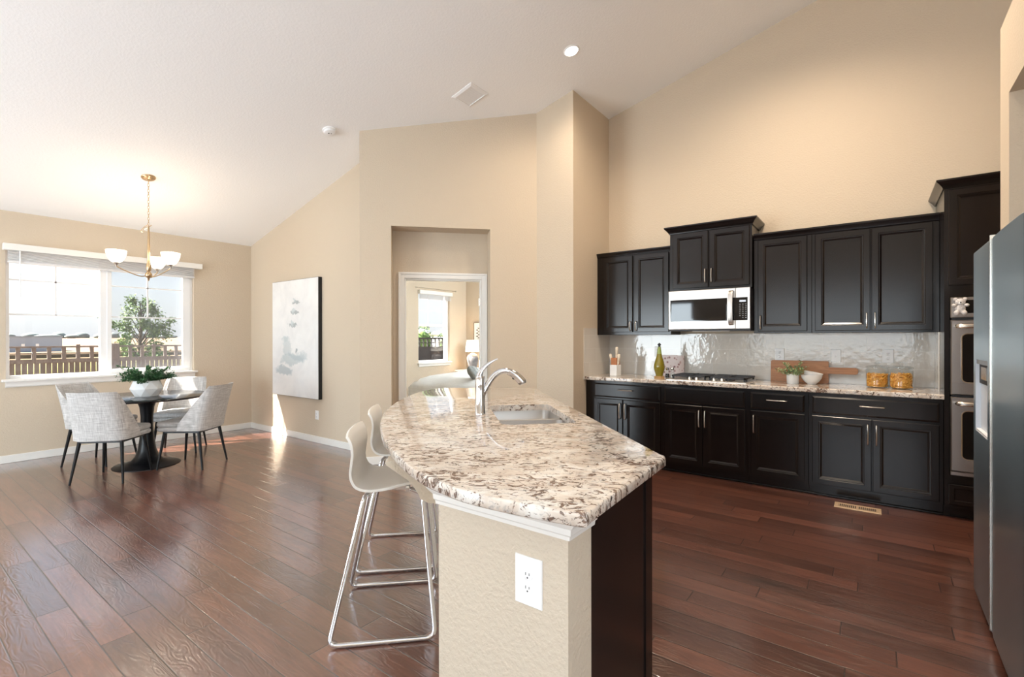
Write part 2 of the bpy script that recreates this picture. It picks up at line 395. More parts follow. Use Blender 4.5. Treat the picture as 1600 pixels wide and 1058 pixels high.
fl = MB().prism([(-4.1, -4.6), (5.65, -4.6), (5.65, YW+0.15), (-4.1, YW+0.15)], -0.12, 0.0)
struct('floor', fl, M['floor'], label='dark red-brown hand-scraped wood plank floor')
cl = MB()
for ya, yb in ((-4.75, -1.6), (-1.6, YW+0.2)):
    P = [(-4.2, ya), (5.75, ya), (5.75, yb), (-4.2, yb)]
    cl.prism(P, lambda p: ceil_z(p), lambda p: ceil_z(p)+0.12)
struct('ceiling', cl, M['ceil'], label='off-white sloped ceiling')

# wall with the dining window
wx0, wx1, wz0, wz1 = 0.957, 2.782, 0.905, 2.33
w = MB(); T = 0.15
def wall_y(mb, x0, x1, z0, z1=None):
    mb.prism([(x0, YW), (x1, YW), (x1, YW+T), (x0, YW+T)], z0, z1 if z1 is not None else (lambda p: 2.7484+0.012))
wall_y(w, -4.2, wx0, 0); wall_y(w, wx1, XP+0.12, 0); wall_y(w, wx0, wx1, 0, wz0); wall_y(w, wx0, wx1, wz1)
struct('wall_back', w, M['wall'], label='tan wall with the wide dining window', smooth=0)
# wall carrying the painting
struct('wall_middle', MB().prism([(XP, YW), (XP, 4.70), (XP+0.12, 4.70), (XP+0.12, YW)], 0, wz), M['wall'], label='tan wall carrying the large painting', smooth=0)
# angled wall with the recessed bedroom doorway
n0, n1, nz, nd = 0.327, 1.405, 2.568, 0.26
d0, d1, dz = 0.457, 1.337, 2.035
w = MB(); end = 1.9376
w.prism([dw(0, 0), dw(n0, 0), dw(n0, nd+0.12), dw(0, nd+0.12)], 0, wz)
w.prism([dw(n1, 0), dw(end, 0), dw(end, nd+0.12), dw(n1, nd+0.12)], 0, wz)
w.prism([dw(n0, 0), dw(n1, 0), dw(n1, nd+0.12), dw(n0, nd+0.12)], nz, wz)
w.prism([dw(n0, nd), dw(d0, nd), dw(d0, nd+0.12), dw(n0, nd+0.12)], 0, nz)
w.prism([dw(d1, nd), dw(n1, nd), dw(n1, nd+0.12), dw(d1, nd+0.12)], 0, nz)
w.prism([dw(d0, nd), dw(d1, nd), dw(d1, nd+0.12), dw(d0, nd+0.12)], dz, nz)
struct('wall_angled', w, M['wall'], label='tan angled wall with the recessed bedroom doorway', smooth=0)
q = dw(0.0, nd+0.12)
struct('wall_corner', MB().prism([dw(0.0, nd+0.10), dw(0.12, nd+0.10), (XP+0.12, 4.72), (XP, 4.72)], 0, wz), M['wall'], smooth=0)
# pillar beside the kitchen
w = MB().prism([(A838[0], A838[1]), (XF, YF), (XK+0.12, YF), (XK+0.12, YF+0.14), (XF+0.16, YF+0.14), (A838[0]+0.16, A838[1]-0.02)], 0, wz)
struct('wall_pillar', w, M['wall'], label='tan wall end between the bedroom doorway and the kitchen', smooth=0)
struct('wall_kitchen', MB().prism([(XK, -1.37), (XK+0.12, -1.37), (XK+0.12, YF+0.02), (XK, YF+0.02)], 0, wz), M['wall'], label='tall tan kitchen wall behind the dark cabinets', smooth=0)
# fridge alcove
FX0, FX1, FY, FZ, FT = 3.535, 3.745, -0.562, 2.615, 3.045
w = MB().box(FX0, FX1, -1.25, FY, 0, FT); w.box(2.33, FX0, -1.25, FY, FZ, FT); w.box(2.20, 2.33, -1.25, FY, 0, FT)
struct('wall_alcove', w, M['wall'], label='tan partition around the refrigerator', smooth=0)
struct('wall_right', MB().prism([(1.1, -1.37), (XK+0.1, -1.37), (XK+0.1, -1.25), (1.1, -1.25)], 0, wz), M['wall'], smooth=0)
# walls behind the camera, with the side windows and an added rear one
w = MB()
def wall_x(mb, y0, y1, z0, z1=None):
    mb.prism([(-4.1, y0), (-4.0, y0), (-4.0, y1), (-4.1, y1)], z0, z1 if z1 is not None else wz)
wall_x(w, -4.6, -0.9, 0); wall_x(w, -0.9, 2.7, 0, 0.75); wall_x(w, -0.9, 2.7, 2.45); wall_x(w, 2.7, 4.07, 0); wall_x(w, 4.07, 6.41, 2.4); wall_x(w, 6.41, YW+0.15, 0)
struct('wall_left', w, M['wall'], smooth=0)
w = MB(); ry = -4.5
def wall_r(mb, x0, x1, z0, z1=None): mb.prism([(x0, ry-0.1), (x1, ry-0.1), (x1, ry), (x0, ry)], z0, z1 if z1 is not None else wz)
wall_r(w, -4.1, -3.2, 0); wall_r(w, -3.2, 4.4, 0, 0.6); wall_r(w, -3.2, 4.4, 3.6); wall_r(w, 4.4, 5.65, 0)
struct('wall_rear', w, M['wall'], smooth=0)
struct('wall_side', MB().prism([(5.5, -4.6), (5.62, -4.6), (5.62, -1.36), (5.5, -1.36)], 0, wz), M['wall'], smooth=0)
def outer_window(name, axis, a0, a1, z0, z1, at, bars):
    f = MB()
    def bx(u0, u1, zz0, zz1):
        if axis == 'x': f.box(at-0.04, at+0.04, u0, u1, zz0, zz1)
        else: f.box(u0, u1, at-0.04, at+0.04, zz0, zz1)
    bx(a0, a0+0.07, z0, z1); bx(a1-0.07, a1, z0, z1); bx(a0, a1, z0, z0+0.07); bx(a0, a1, z1-0.07, z1)
    for b in bars: bx(b-0.04, b+0.04, z0, z1)
    return struct(name, f, M['vinyl'])
outer_window('window_3', 'x', 4.07, 6.41, 0.02, 2.4, -4.05, [5.24])
outer_window('window_4', 'x', -0.9, 2.7, 0.75, 2.45, -4.05, [0.3, 1.5])
outer_window('added_rear_window', 'y', -3.2, 4.4, 0.6, 3.6, -4.55, [-1.3, 0.6, 2.5])  # unseen rear glazing, added to go with the fill light

# baseboards
BH = 0.085
def bboard(name, poly): struct(name, MB().prism(poly, 0.0, BH), M['trim'], bevel=0.004)
bboard('baseboard_back', [(-4.0, YW), (-4.0, YW-0.014), (XP-0.014, YW-0.014), (XP, YW)])
bboard('baseboard_middle', [(XP, YW-0.014), (XP-0.014, YW-0.014), (XP-0.014, 4.75), (XP, 4.75)])
bboard('baseboard_angled', [dw(0, 0), dw(0, -0.014), dw(n0, -0.014), dw(n0, 0)])
bboard('baseboard_pillar', [dw(n1, 0), dw(n1, -0.014), dw(end-0.006, -0.014), (XF-0.014, YF), (XF, YF), A838])

# ------------------------------------------------------------------ dining window
wn = MB(); fy0, fy1 = YW+0.055, YW+0.125
fr = MB()
mul0, mul1 = 1.775, 1.850
zb, zt = 0.945, 2.30
fr.box(wx0, wx0+0.035, fy0, fy1, wz0, wz1); fr.box(wx1-0.035, wx1, fy0, fy1, wz0, wz1); fr.box(wx0+0.035, wx1-0.035, fy0, fy1, wz0, zb); fr.box(wx0+0.035, wx1-0.035, fy0, fy1, zt, wz1)
fr.box(mul0, mul1, fy0, fy1, zb, zt)
win = struct('window_1', fr, M['vinyl'], bevel=0.003, label='wide white two-pane dining window')
sash = MB()                                         # sliding sash on the right
sash.box(mul1-0.01, mul1+0.035, fy0-0.012, fy0+0.03, zb, zt); sash.box(wx1-0.12, wx1-0.03, fy0-0.012, fy0+0.03, zb, zt); sash.box(mul1+0.035, wx1-0.12, fy0-0.012, fy0+0.03, zb, zb+0.03); sash.box(mul1+0.035, wx1-0.12, fy0-0.012, fy0+0.03, zt-0.03, zt)
obj('sash', sash, M['vinyl'], win, bevel=0.002)
gl = MB().box(wx0+0.03, mul0+0.005, fy0+0.035, fy0+0.039, zb-0.005, zt+0.005); obj('pane', gl, M['pane'], win)
gl = MB().box(mul1+0.03, wx1-0.11, fy0+0.006, fy0+0.010, zb+0.025, zt-0.02); obj('pane', gl, M['pane'], win)
obj('insect_screen', MB().box(mul1+0.01, wx1-0.04, fy1-0.006, fy1-0.005, zb, zt), M['screen'], win)
gr = MB(); gy = fy0+0.032
for zz in (2.01, 1.625): gr.box(wx0+0.03, mul0, gy-0.006, gy, zz-0.008, zz+0.008)
gr.box(1.375-0.009, 1.375+0.009, gy-0.006, gy, 1.625, zt); obj('grille', gr, M['vinyl'], win)
gr = MB(); gy = fy0+0.004
for zz in (2.01, 1.625): gr.box(mul1+0.03, wx1-0.11, gy-0.006, gy, zz-0.008, zz+0.008)
gr.box(2.262-0.009, 2.262+0.009, gy-0.006, gy, 1.625, zt); obj('grille', gr, M['vinyl'], win)
sill = MB().box(wx0-0.035, wx1+0.035, YW-0.045, YW+0.056, wz0-0.022, wz0+0.006)
obj('window_sill', sill, M['trim'], win, bevel=0.006)
ap = MB().rings([[(wx0-0.005, YW-y, wz0-0.022-z) , (wx1+0.005, YW-y, wz0-0.022-z), (wx1+0.005, YW+0.001, wz0-0.022-z), (wx0-0.005, YW+0.001, wz0-0.022-z)] for y, z in ((0.036, 0), (0.022, 0.02), (0.022, 0.05), (0.012, 0.062))])
obj('apron', ap, M['trim'], win)

bl = thing('window_blind', 'raised white slatted blind with valance above the wide dining window', 'blind', (1.87, YW-0.03, 2.2))
obj('valance', MB().box(0.93, 2.862, YW-0.085, YW-0.002, 2.315, 2.388), M['trim'], bl, world=True, bevel=0.006)
sl = MB()
for i in range(9):
    z = 2.205 + i*0.0125
    sl.box(wx0+0.015, wx1-0.015, YW-0.058, YW-0.008, z, z+0.0055)
obj('slat_stack', sl, M['blind'], bl, world=True)
obj('bottom_rail', MB().box(wx0+0.012, wx1-0.012, YW-0.060, YW-0.006, 2.183, 2.203), M['blind'], bl, world=True, bevel=0.004)
obj('tilt_wand', MB().tube([(1.060, YW-0.07, 2.33), (1.060, YW-0.072, 1.81)], 0.0055, 8), M['plastic_white'], bl, world=True)

# ------------------------------------------------------------------ bedroom doorway and the bedroom behind it
cs = MB()
def casing(mb, s0, s1, z0, z1, horiz=False):
    mb.prism([dw(s0, nd-0.018), dw(s1, nd-0.018), dw(s1, nd), dw(s0, nd)], z0, z1)
    e = 0.022
    if horiz: mb.prism([dw(s0, nd-0.026), dw(s1, nd-0.026), dw(s1, nd-0.018), dw(s0, nd-0.018)], z1-e, z1)
casing(cs, d0-0.068, d0, 0, dz+0.068); casing(cs, d1, d1+0.064, 0, dz+0.068); casing(cs, d0, d1, dz, dz+0.068, False)
cs.prism([dw(d0-0.068, nd-0.026), dw(d0-0.045, nd-0.026), dw(d0-0.045, nd-0.018), dw(d0-0.068, nd-0.018)], 0, dz+0.068)
cs.prism([dw(d1+0.042, nd-0.026), dw(d1+0.064, nd-0.026), dw(d1+0.064, nd-0.018), dw(d1+0.042, nd-0.018)], 0, dz+0.068)
cs.prism([dw(d0-0.045, nd-0.026), dw(d1+0.042, nd-0.026), dw(d1+0.042, nd-0.018), dw(d0-0.045, nd-0.018)], dz+0.045, dz+0.068)
# jamb lining
cs.prism([dw(d0, nd), dw(d0+0.016, nd), dw(d0+0.016, nd+0.12), dw(d0, nd+0.12)], 0, dz)
cs.prism([dw(d1-0.016, nd), dw(d1, nd), dw(d1, nd+0.12), dw(d1-0.016, nd+0.12)], 0, dz)
cs.prism([dw(d0+0.016, nd), dw(d1-0.016, nd), dw(d1-0.016, nd+0.12), dw(d0+0.016, nd+0.12)], dz-0.016, dz)
struct('trim_1', cs, M['trim'], bevel=0.003, label='white casing of the bedroom doorway')
# open door leaf swung into the bedroom
hp = dw(d1-0.017, nd+0.122); la = R(20)
ld = Vector((math.cos(la), math.sin(la))); ln = Vector((-ld[1], ld[0]))
P = [Vector(hp), Vector(hp)+ld*0.82, Vector(hp)+ld*0.82-ln*0.035, Vector(hp)-ln*0.035]
dr = struct('door_1', MB().prism([tuple(p) for p in P], 0.012, 2.015), M['trim'], bevel=0.003, label='white bedroom door standing open')
for z in (1.78, 1.05, 0.25):
    hgp = Vector(dw(d1-0.019, nd+0.100))
    obj('hinge', MB().tube([(hgp[0], hgp[1], z-0.045), (hgp[0], hgp[1], z+0.045)], 0.008, 8).prism([dw(d1-0.018, nd+0.06), dw(d1-0.0155, nd+0.06), dw(d1-0.0155, nd+0.1), dw(d1-0.018, nd+0.1)], z-0.045, z+0.045), M['nickel'], dr)

BX = 8.40
bw0, bw1, bz0, bz1 = 6.93, 7.86, 0.83, 2.34
w = MB()
w.prism([(XP+0.12, YW), (bw0, YW), (bw0, YW+T), (XP+0.12, YW+T)], 0, 2.75); w.prism([(bw1, YW), (BX+0.12, YW), (BX+0.12, YW+T), (bw1, YW+T)], 0, 2.75)
w.prism([(bw0, YW), (bw1, YW), (bw1, YW+T), (bw0, YW+T)], 0, bz0); w.prism([(bw0, YW), (bw1, YW), (bw1, YW+T), (bw0, YW+T)], bz1, 2.75)
struct('wall_bedroom_back', w, M['wall'], smooth=0)
struct('wall_bedroom_side', MB().box(BX, BX+0.12, 2.74, YW+0.02, 0, 2.75), M['wall'], smooth=0)
struct('wall_bedroom_front', MB().box(XK+0.14, BX+0.12, 2.62, 2.74, 0, 2.75), M['wall'], smooth=0)
struct('floor_bedroom', MB().prism([(5.65, 2.74), (BX, 2.74), (BX, YW), (5.65, YW)], -0.1, 0.0), M['carpet'])
_cp = [(XP+0.12, 4.72), dw(0.14, nd+0.12), dw(end-0.1, nd+0.12), (A838[0]+0.3, 2.74), (BX, 2.74), (BX, YW), (XP+0.12, YW)]
struct('floor_carpet', MB().prism([(XP+0.12, 4.72), dw(0.14, nd+0.121), dw(end-0.1, nd+0.121), (5.0, 2.74), (BX, 2.74), (BX, YW), (XP+0.12, YW)], 0.0, 0.008), M['carpet'], label='beige carpet in the bedroom')
struct('ceiling_bedroom', MB().prism(_cp, 2.74, 2.80), M['ceil'])
# bedroom window
fr = MB(); c = 0.03
fr.box(bw0, bw0+c, fy0, fy1, bz0, bz1); fr.box(bw1-0.075, bw1, fy0, fy1, bz0, bz1); fr.box(bw0+c, bw1-0.075, fy0, fy1, bz0, bz0+0.05); fr.box(bw0+c, bw1-0.075, fy0, fy1, bz1-0.04, bz1); fr.box(bw0+c, bw1-0.075, fy0-0.01, fy1, 1.60, 1.65)
win2 = struct('window_2', fr, M['vinyl'], bevel=0.003, label='white single-hung bedroom window')
obj('pane', MB().box(bw0+0.02, bw1-0.07, fy0+0.03, fy0+0.034, bz0+0.04, 1.61), M['pane'], win2)
obj('pane', MB().box(bw0+0.02, bw1-0.07, fy0+0.03, fy0+0.034, 1.64, bz1-0.03), M['pane'], win2)
gr = MB().box(bw0+0.03, bw1-0.07, fy0+0.02, fy0+0.028, 1.93, 1.945); gr.box(7.27, 7.285, fy0+0.02, fy0+0.028, 1.65, bz1)
obj('grille', gr, M['vinyl'], win2)
obj('window_sill', MB().box(bw0-0.03, bw1+0.03, YW-0.05, YW+0.056, bz0-0.022, bz0+0.006).box(bw0, bw1, YW-0.022, YW+0.001, bz0-0.075, bz0-0.022), M['trim'], win2, bevel=0.005)
b2 = thing('window_blind', 'raised white blind in the bedroom window seen through the doorway', 'blind', (7.4, YW-0.03, 2.2))
obj('valance', MB().box(bw0-0.02, bw1+0.02, YW-0.075, YW-0.002, 2.275, 2.355), M['trim'], b2, world=True, bevel=0.005)
sl = MB()
for i in range(8): sl.box(bw0+0.01, bw1-0.01, YW-0.055, YW-0.008, 2.175+i*0.0125, 2.180+i*0.0125)
obj('slat_stack', sl, M['blind'], b2, world=True)
rod = thing('curtain_rod', 'thin bare curtain rod above the bedroom window', 'curtain rod', (7.4, YW-0.06, 2.40))
obj('rod', MB().tube([(6.81, YW-0.06, 2.40), (7.99, YW-0.06, 2.40)], 0.006, 8), M['nickel'], rod, world=True)
for xx in (6.81, 7.99):
    obj('finial', MB().ball((xx, YW-0.06, 2.40), 0.017, 10, 7).tube([(xx+(0.05 if xx < 7 else -0.05), YW-0.06, 2.40), (xx+(0.05 if xx < 7 else -0.05), YW, 2.40)], 0.006, 6), M['nickel'], rod, world=True)
# bed
bed = thing('bed', 'bed under a white quilt in the bedroom beyond the doorway', 'bed', (7.1, 5.75, 0.0))
x0, x1, y0, y1 = 5.88, 8.28, 4.95, 6.62
q = MB(); nu, nv = 44, 30; g = []
for i in range(nu+1):
    row = []
    for j in range(nv+1):
        a = -0.62 + (1.30+0.62)*0 ; s = i/nu; t = j/nv
        # developed cloth: hangs over foot (low x) and both sides
        u = -0.55 + s*(x1-x0+0.55); v = -0.5 + t*(y1-y0+1.0)
        rr = 0.22; top = 0.70 + 0.07*math.exp(-((u-1.2)/0.45)**2) + 0.012*math.sin(u*7+v*3) + 0.014*math.sin(v*9-u*2)
        def fold(d, L):                     # d: coordinate, returns position and drop
            if d < 0: return max(-0.02-0.05*math.sin(0.0), -0.03), -d
            if d > L: return L+0.03, d-L
            return d, 0.0
        ux, du = fold(u, x1-x0+9); vy, dv = fold(v, y1-y0)
        edge = min(max(u, 0), max(0, v), max(0, y1-y0-v))
        soft = 0.16*max(0.0, 1-edge/0.34)**2
        drop = max(du, dv)
        z = top - soft - drop*0.95
        px = x0+ux+0.012*math.sin(v*14)*(1 if du > 0 else 0) - 0.04*min(1, du*2); py = y0+vy+0.02*math.sin(u*12)*(1 if dv > 0 else 0)
        row.append((px, py, max(0.12, z)))
    g.append(row)
q.grid(g)
qo = obj('quilt', q, M['quilt'], bed, world=True, smooth=80)
so = qo.modifiers.new('thick', 'SOLIDIFY'); so.thickness = 0.02
obj('mattress', MB().box(x0+0.06, x1, y0+0.06, y1-0.06, 0.30, 0.50), M['white'], bed, world=True, bevel=0.03)
obj('box_base', MB().box(x0+0.1, x1, y0+0.1, y1-0.1, 0.009, 0.30), M['nightstand'], bed, world=True)
hb = MB().box(x1, x1+0.06, y0-0.02, y1+0.02, 0.3, 1.1); obj('headboard', hb, M['fabric'], bed, world=True, bevel=0.02)
# grey throw pillow lying on the bed
def pillow(name, label, c, r, rz, mat):
    b = MB(); b.ball((0, 0, 0), r, 20, 12)
    b.v = [(x*(1+0.15*abs(x*y)/(r[0]*r[1])), y*(1+0.15*abs(x*y)/(r[0]*r[1])), z*(1+0.12*math.sin(9*x/r[0]+4*y/r[1]))) for x, y, z in b.v]
    o = obj(name, b, mat, None, smooth=80); o.matrix_basis = Matrix.Translation(c) @ rz; return tag(o, label, 'pillow')
pillow('throw_pillow', 'crumpled grey velvet throw pillow on the white bed', (6.10, 5.32, 0.775), (0.15, 0.14, 0.085), Matrix.Rotation(R(35), 4, 'Z') @ Matrix.Rotation(R(50), 4, 'X'), M['throw'])
ns = thing('nightstand', 'wooden nightstand between the white bed and the bedroom window', 'nightstand', (8.08, 7.10, 0))
obj('top', MB().box(7.85, 8.38, 6.80, 7.40, 0.62, 0.65), M['nightstand'], ns, world=True, bevel=0.004)
obj('body', MB().box(7.88, 8.36, 6.83, 7.37, 0.15, 0.62), M['nightstand'], ns, world=True)
for xx in (7.91, 8.33):
    for yy in (6.86, 7.34): obj('leg', MB().box(xx-0.02, xx+0.02, yy-0.02, yy+0.02, 0.009, 0.15), M['nightstand'], ns, world=True)
lp = thing('table_lamp', 'lit table lamp with grey ceramic base and white shade on the nightstand', 'lamp', (8.10, 7.10, 0.65))
obj('lamp_base', MB().lathe([(0.075, 0), (0.085, 0.02), (0.10, 0.09), (0.125, 0.20), (0.13, 0.27), (0.105, 0.33), (0.05, 0.365), (0.03, 0.38)], n=28), M['lampgrey'], lp)
obj('lamp_neck', MB().lathe([(0.012, 0.378), (0.012, 0.52)], n=12), M['bronze'], lp)
obj('lamp_shade', MB().lathe([(0.165, 0.405), (0.13, 0.66)], n=32, cap0=False, cap1=False), M['lampshade'], lp)
light('table_lamp_bulb', 'POINT', (8.10, 7.10, 1.18), 9, (1.0, 0.72, 0.45), shadow_soft_size=0.04)
pf = thing('framed_print', 'small framed botanical print on the bedroom wall above the lamp', 'picture', (BX-0.015, 7.02, 1.45))
f = MB(); f.panel((BX-0.001, 6.72, 1.18), (0, 1, 0), (0, 0, 1), (-1, 0, 0), 0.60, 0.53, [(0, 0), (0, 0.025), (0.018, 0.025), (0.018, 0.012)])
obj('frame', f, M['nightstand'], pf, world=True)
obj('mat_board', MB().box(BX-0.0145, BX-0.0125, 6.738, 7.302, 1.198, 1.692), M['white'], pf, world=True)
lf = MB()
for k in range(7):
    yy = 7.19; zz = 1.36+0.035*k
    lf.ball((BX-0.0155, yy+(0.03 if k % 2 else -0.03), zz), (0.0012, 0.03, 0.012), 8, 5)
lf.box(BX-0.016, BX-0.0148, 7.186, 7.194, 1.33, 1.6); obj('printed_sprig', lf, M['dark_slot'], pf, world=True)
light('bedroom_fill_light', 'AREA', (6.9, 2.80, 1.9), 200, DAY, (0, 1, -0.25), shape='RECTANGLE', size=1.8, size_y=1.5)  # added fill light to brighten the bedroom; the wall here has no window

# ------------------------------------------------------------------ kitchen cabinets
DOORP = [(0, 0), (0, 0.016), (0.004, 0.020), (0.046, 0.020), (0.051, 0.016), (0.056, 0.0155), (0.070, 0.006), (0.072, 0.006)]
DRAWP = [(0, 0), (0, 0.012), (0.014, 0.020), (0.016, 0.020)]
NX = (-1, 0, 0)
def kpanel(name, parent, y0, y1, z0, z1, xf, prof, mat=None):     # y0 > y1: left to right as seen from the room
    b = MB().panel((xf, y0, z0), (0, -1, 0), (0, 0, 1), NX, y0-y1, z1-z0, prof)
    return obj(name, b, mat or M['cab'], parent, world=True, smooth=25)
def pull(parent, owner_mat, p0, p1, out, name='handle', r=0.0055, rise=0.030):
    """bow pull between two points, standing off along out"""
    p0, p1, o = Vector(p0), Vector(p1), Vector(out); d = (p1-p0)
    pts = [p0, p0+o*rise*0.8+d*0.03, p0+o*rise+d*0.18, p0+o*(rise+0.004)+d*0.5, p1+o*rise-d*0.18, p1+o*rise*0.8-d*0.03, p1]
    b = MB().tube(smooth_path(pts, 4), r, 8)
    return b
def kpull(door, xf, y, z, length, vertical):
    f = xf-0.020
    a, b = ((f, y, z-length/2), (f, y, z+length/2)) if vertical else ((f, y+length/2, z), (f, y-length/2, z))
    mb = pull(None, None, a, b, NX)
    inv = door.parent.matrix_basis.inverted()
    mb.v = [tuple(inv @ Vector(p)) for p in mb.v]
    return obj('handle', mb, M['nickel'], door)
TOE, BF = 4.935, 4.89
def base_cabinet(label, y0, y1, drawer, doors, fill0=0.0, fill1=0.0, drawer_handle=True):
    t = thing('base_cabinet', label, 'cabinet', (5.19, (y0+y1)/2, 0), 0, 'dark base cabinets along the kitchen wall')
    b = MB().box(BF, XK-0.001, y1+0.0008, y0-0.0008, 0.085, 0.8855); obj('body', b, M['cab'], t, world=True, bevel=0.0015)
    obj('toe_kick', MB().box(TOE, XK-0.002, y1+0.001, y0-0.001, 0.0, 0.085), M['cab'], t, world=True)
    a, c = drawer
    d = kpanel('drawer', t, a, c, 0.708, 0.857, BF, DRAWP)
    if drawer_handle: kpull(d, BF, (a+c)/2, 0.795, 0.165, False)
    for da, dc, hy in doors:
        dd = kpanel('door', t, da, dc, 0.108, 0.690, BF, DOORP); kpull(dd, BF, hy, 0.570, 0.165, True)
    return t
YA, YB, YC, YD = 1.722, 0.925, 0.447, -0.428
base_cabinet('dark base cabinet at the tiled corner under the knife block', YF-0.002, YA, (2.487, 1.744), [(2.487, 2.151, 2.176), (2.143, 1.744, 2.117)])
base_cabinet('dark base cabinet with plain false front under the gas cooktop', YA, YB, (1.697, 0.952), [(1.697, 1.331, 1.353), (1.322, 0.952, 1.298)], drawer_handle=False)
base_cabinet('narrow single-door dark base cabinet right of the cooktop cabinet', YB, YC, (0.899, 0.475), [(0.899, 0.475, 0.872)])
base_cabinet('wide dark base cabinet under the pasta jars beside the oven tower', YC, YD, (0.419, -0.403), [(0.419, 0.011, 0.035), (0.003, -0.403, -0.021)])
struct('trim_2', MB().box(TOE-0.012, TOE, YD, YF-0.002, 0.0, 0.018), M['cab'], bevel=0.004)

CROWN_S = [(0.0, 0.0), (0.010, 0.004), (0.012, 0.012), (0.020, 0.030), (0.028, 0.046), (0.028, 0.060)]
def crown(parent, xf, y0, y1, z, prof, left=True, right=True, xb=XK-0.002):
    """moulding swept along left return, front and right return"""
    rs = []
    for d, h in prof:
        yl = y0 + (d if left else 0); yr = y1 - (d if right else 0)
        rs.append([(xb, yl, z+h), (xf-d, yl, z+h), (xf-d, yr, z+h), (xb, yr, z+h)])
    return obj('crown_molding', MB().rings(rs), M['cab'], parent, world=True, smooth=25)
def upper_cabinet(label, y0, y1, z0, z1, xf, doors, hz, prof=CROWN_S, hl=0.10, left=False, right=False, dz0=0.030, dz1=0.012):
    t = thing('wall_cabinet', label, 'cabinet', ((xf+XK)/2, (y0+y1)/2, z0), 0, 'dark wall cabinets of the kitchen')
    obj('body', MB().box(xf, XK-0.001, y1+0.0008, y0-0.0008, z0, z1), M['cab'], t, world=True, bevel=0.0015)
    for da, dc, hy in doors:
        dd = kpanel('door', t, da, dc, z0+dz0, z1-dz1, xf, DOORP); kpull(dd, xf, hy, hz, hl, True)
    crown(t, xf, y0-0.0008, y1+0.0008, z1, prof, left, right)
    return t
UF = 5.17
upper_cabinet('dark wall cabinet in the tiled corner left of the microwave', YF-0.003, 1.728, 1.388, 2.285, UF, [(2.513, 2.154, 2.176), (2.132, 1.748, 2.108)], 1.485, prof=[(0, 0), (0.006, 0.003), (0.010, 0.016), (0.022, 0.036), (0.022, 0.048)])
CROWN_B = [(0.0, 0.0), (0.010, 0.0), (0.012, 0.010), (0.026, 0.030), (0.046, 0.052), (0.050, 0.058), (0.050, 0.070)]
upper_cabinet('short raised dark wall cabinet with deep crown above the microwave', 1.722, 0.931, 1.842, 2.442, 5.12, [(1.688, 1.333, 1.357), (1.319, 0.952, 1.296)], 1.98, prof=CROWN_B, left=True, right=True, dz0=0.022, dz1=0.006, hl=0.14)
upper_cabinet('single-door dark wall cabinet right of the microwave', 0.925, YC, 1.397, 2.292, UF, [(0.887, 0.482, 0.862)], 1.50, dz0=0.018, dz1=0.006, hl=0.13)
upper_cabinet('two-door dark wall cabinet beside the oven tower', YC, YD-0.0, 1.397, 2.292, UF, [(0.420, 0.019, 0.044), (0.011, -0.388, -0.014)], 1.50, dz0=0.018, dz1=0.006, hl=0.13)

# oven tower
tw = thing('oven_cabinet', 'tall dark cabinet tower holding the double wall oven', 'cabinet', (5.18, -0.80, 0))
TF = 4.87; ty0, ty1 = YD-0.001, -1.235
b = MB().box(TF, XK-0.001, ty1, ty0, 0.085, 0.325).box(TF, XK-0.001, ty1, ty0, 1.657, 2.47)
b.box(TF, XK-0.001, ty0-0.030, ty0, 0.325, 1.657).box(TF, XK-0.001, ty1, ty1+0.025, 0.325, 1.657).box(XK-0.02, XK-0.001, ty1, ty0, 0.325, 1.657)
obj('body', b, M['cab'], tw, world=True)
obj('toe_kick', MB().box(TOE, XK-0.002, ty1, ty0, 0, 0.085), M['cab'], tw, world=True)
for a, c, hy in ((-0.452, -0.825, -0.80), (-0.831, -1.21, -0.86)):
    dd = kpanel('door', tw, a, c, 1.742, 2.455, TF, DOORP); kpull(dd, TF, hy, 1.85, 0.13, True)
dd = kpanel('drawer', tw, -0.455, -1.205, 0.112, 0.262, TF, DOORP[:4]+[(0.020, 0.020), (0.030, 0.010)] if False else [(0, 0), (0, 0.016), (0.004, 0.020), (0.028, 0.020), (0.034, 0.012), (0.036, 0.012)])
kpull(dd, TF, -0.83, 0.187, 0.165, False)
crown(tw, TF, ty0, ty1, 2.47, [(0.0, 0.0), (0.008, 0.0), (0.012, 0.010), (0.024, 0.026), (0.042, 0.044), (0.048, 0.050), (0.048, 0.062)], True, False)

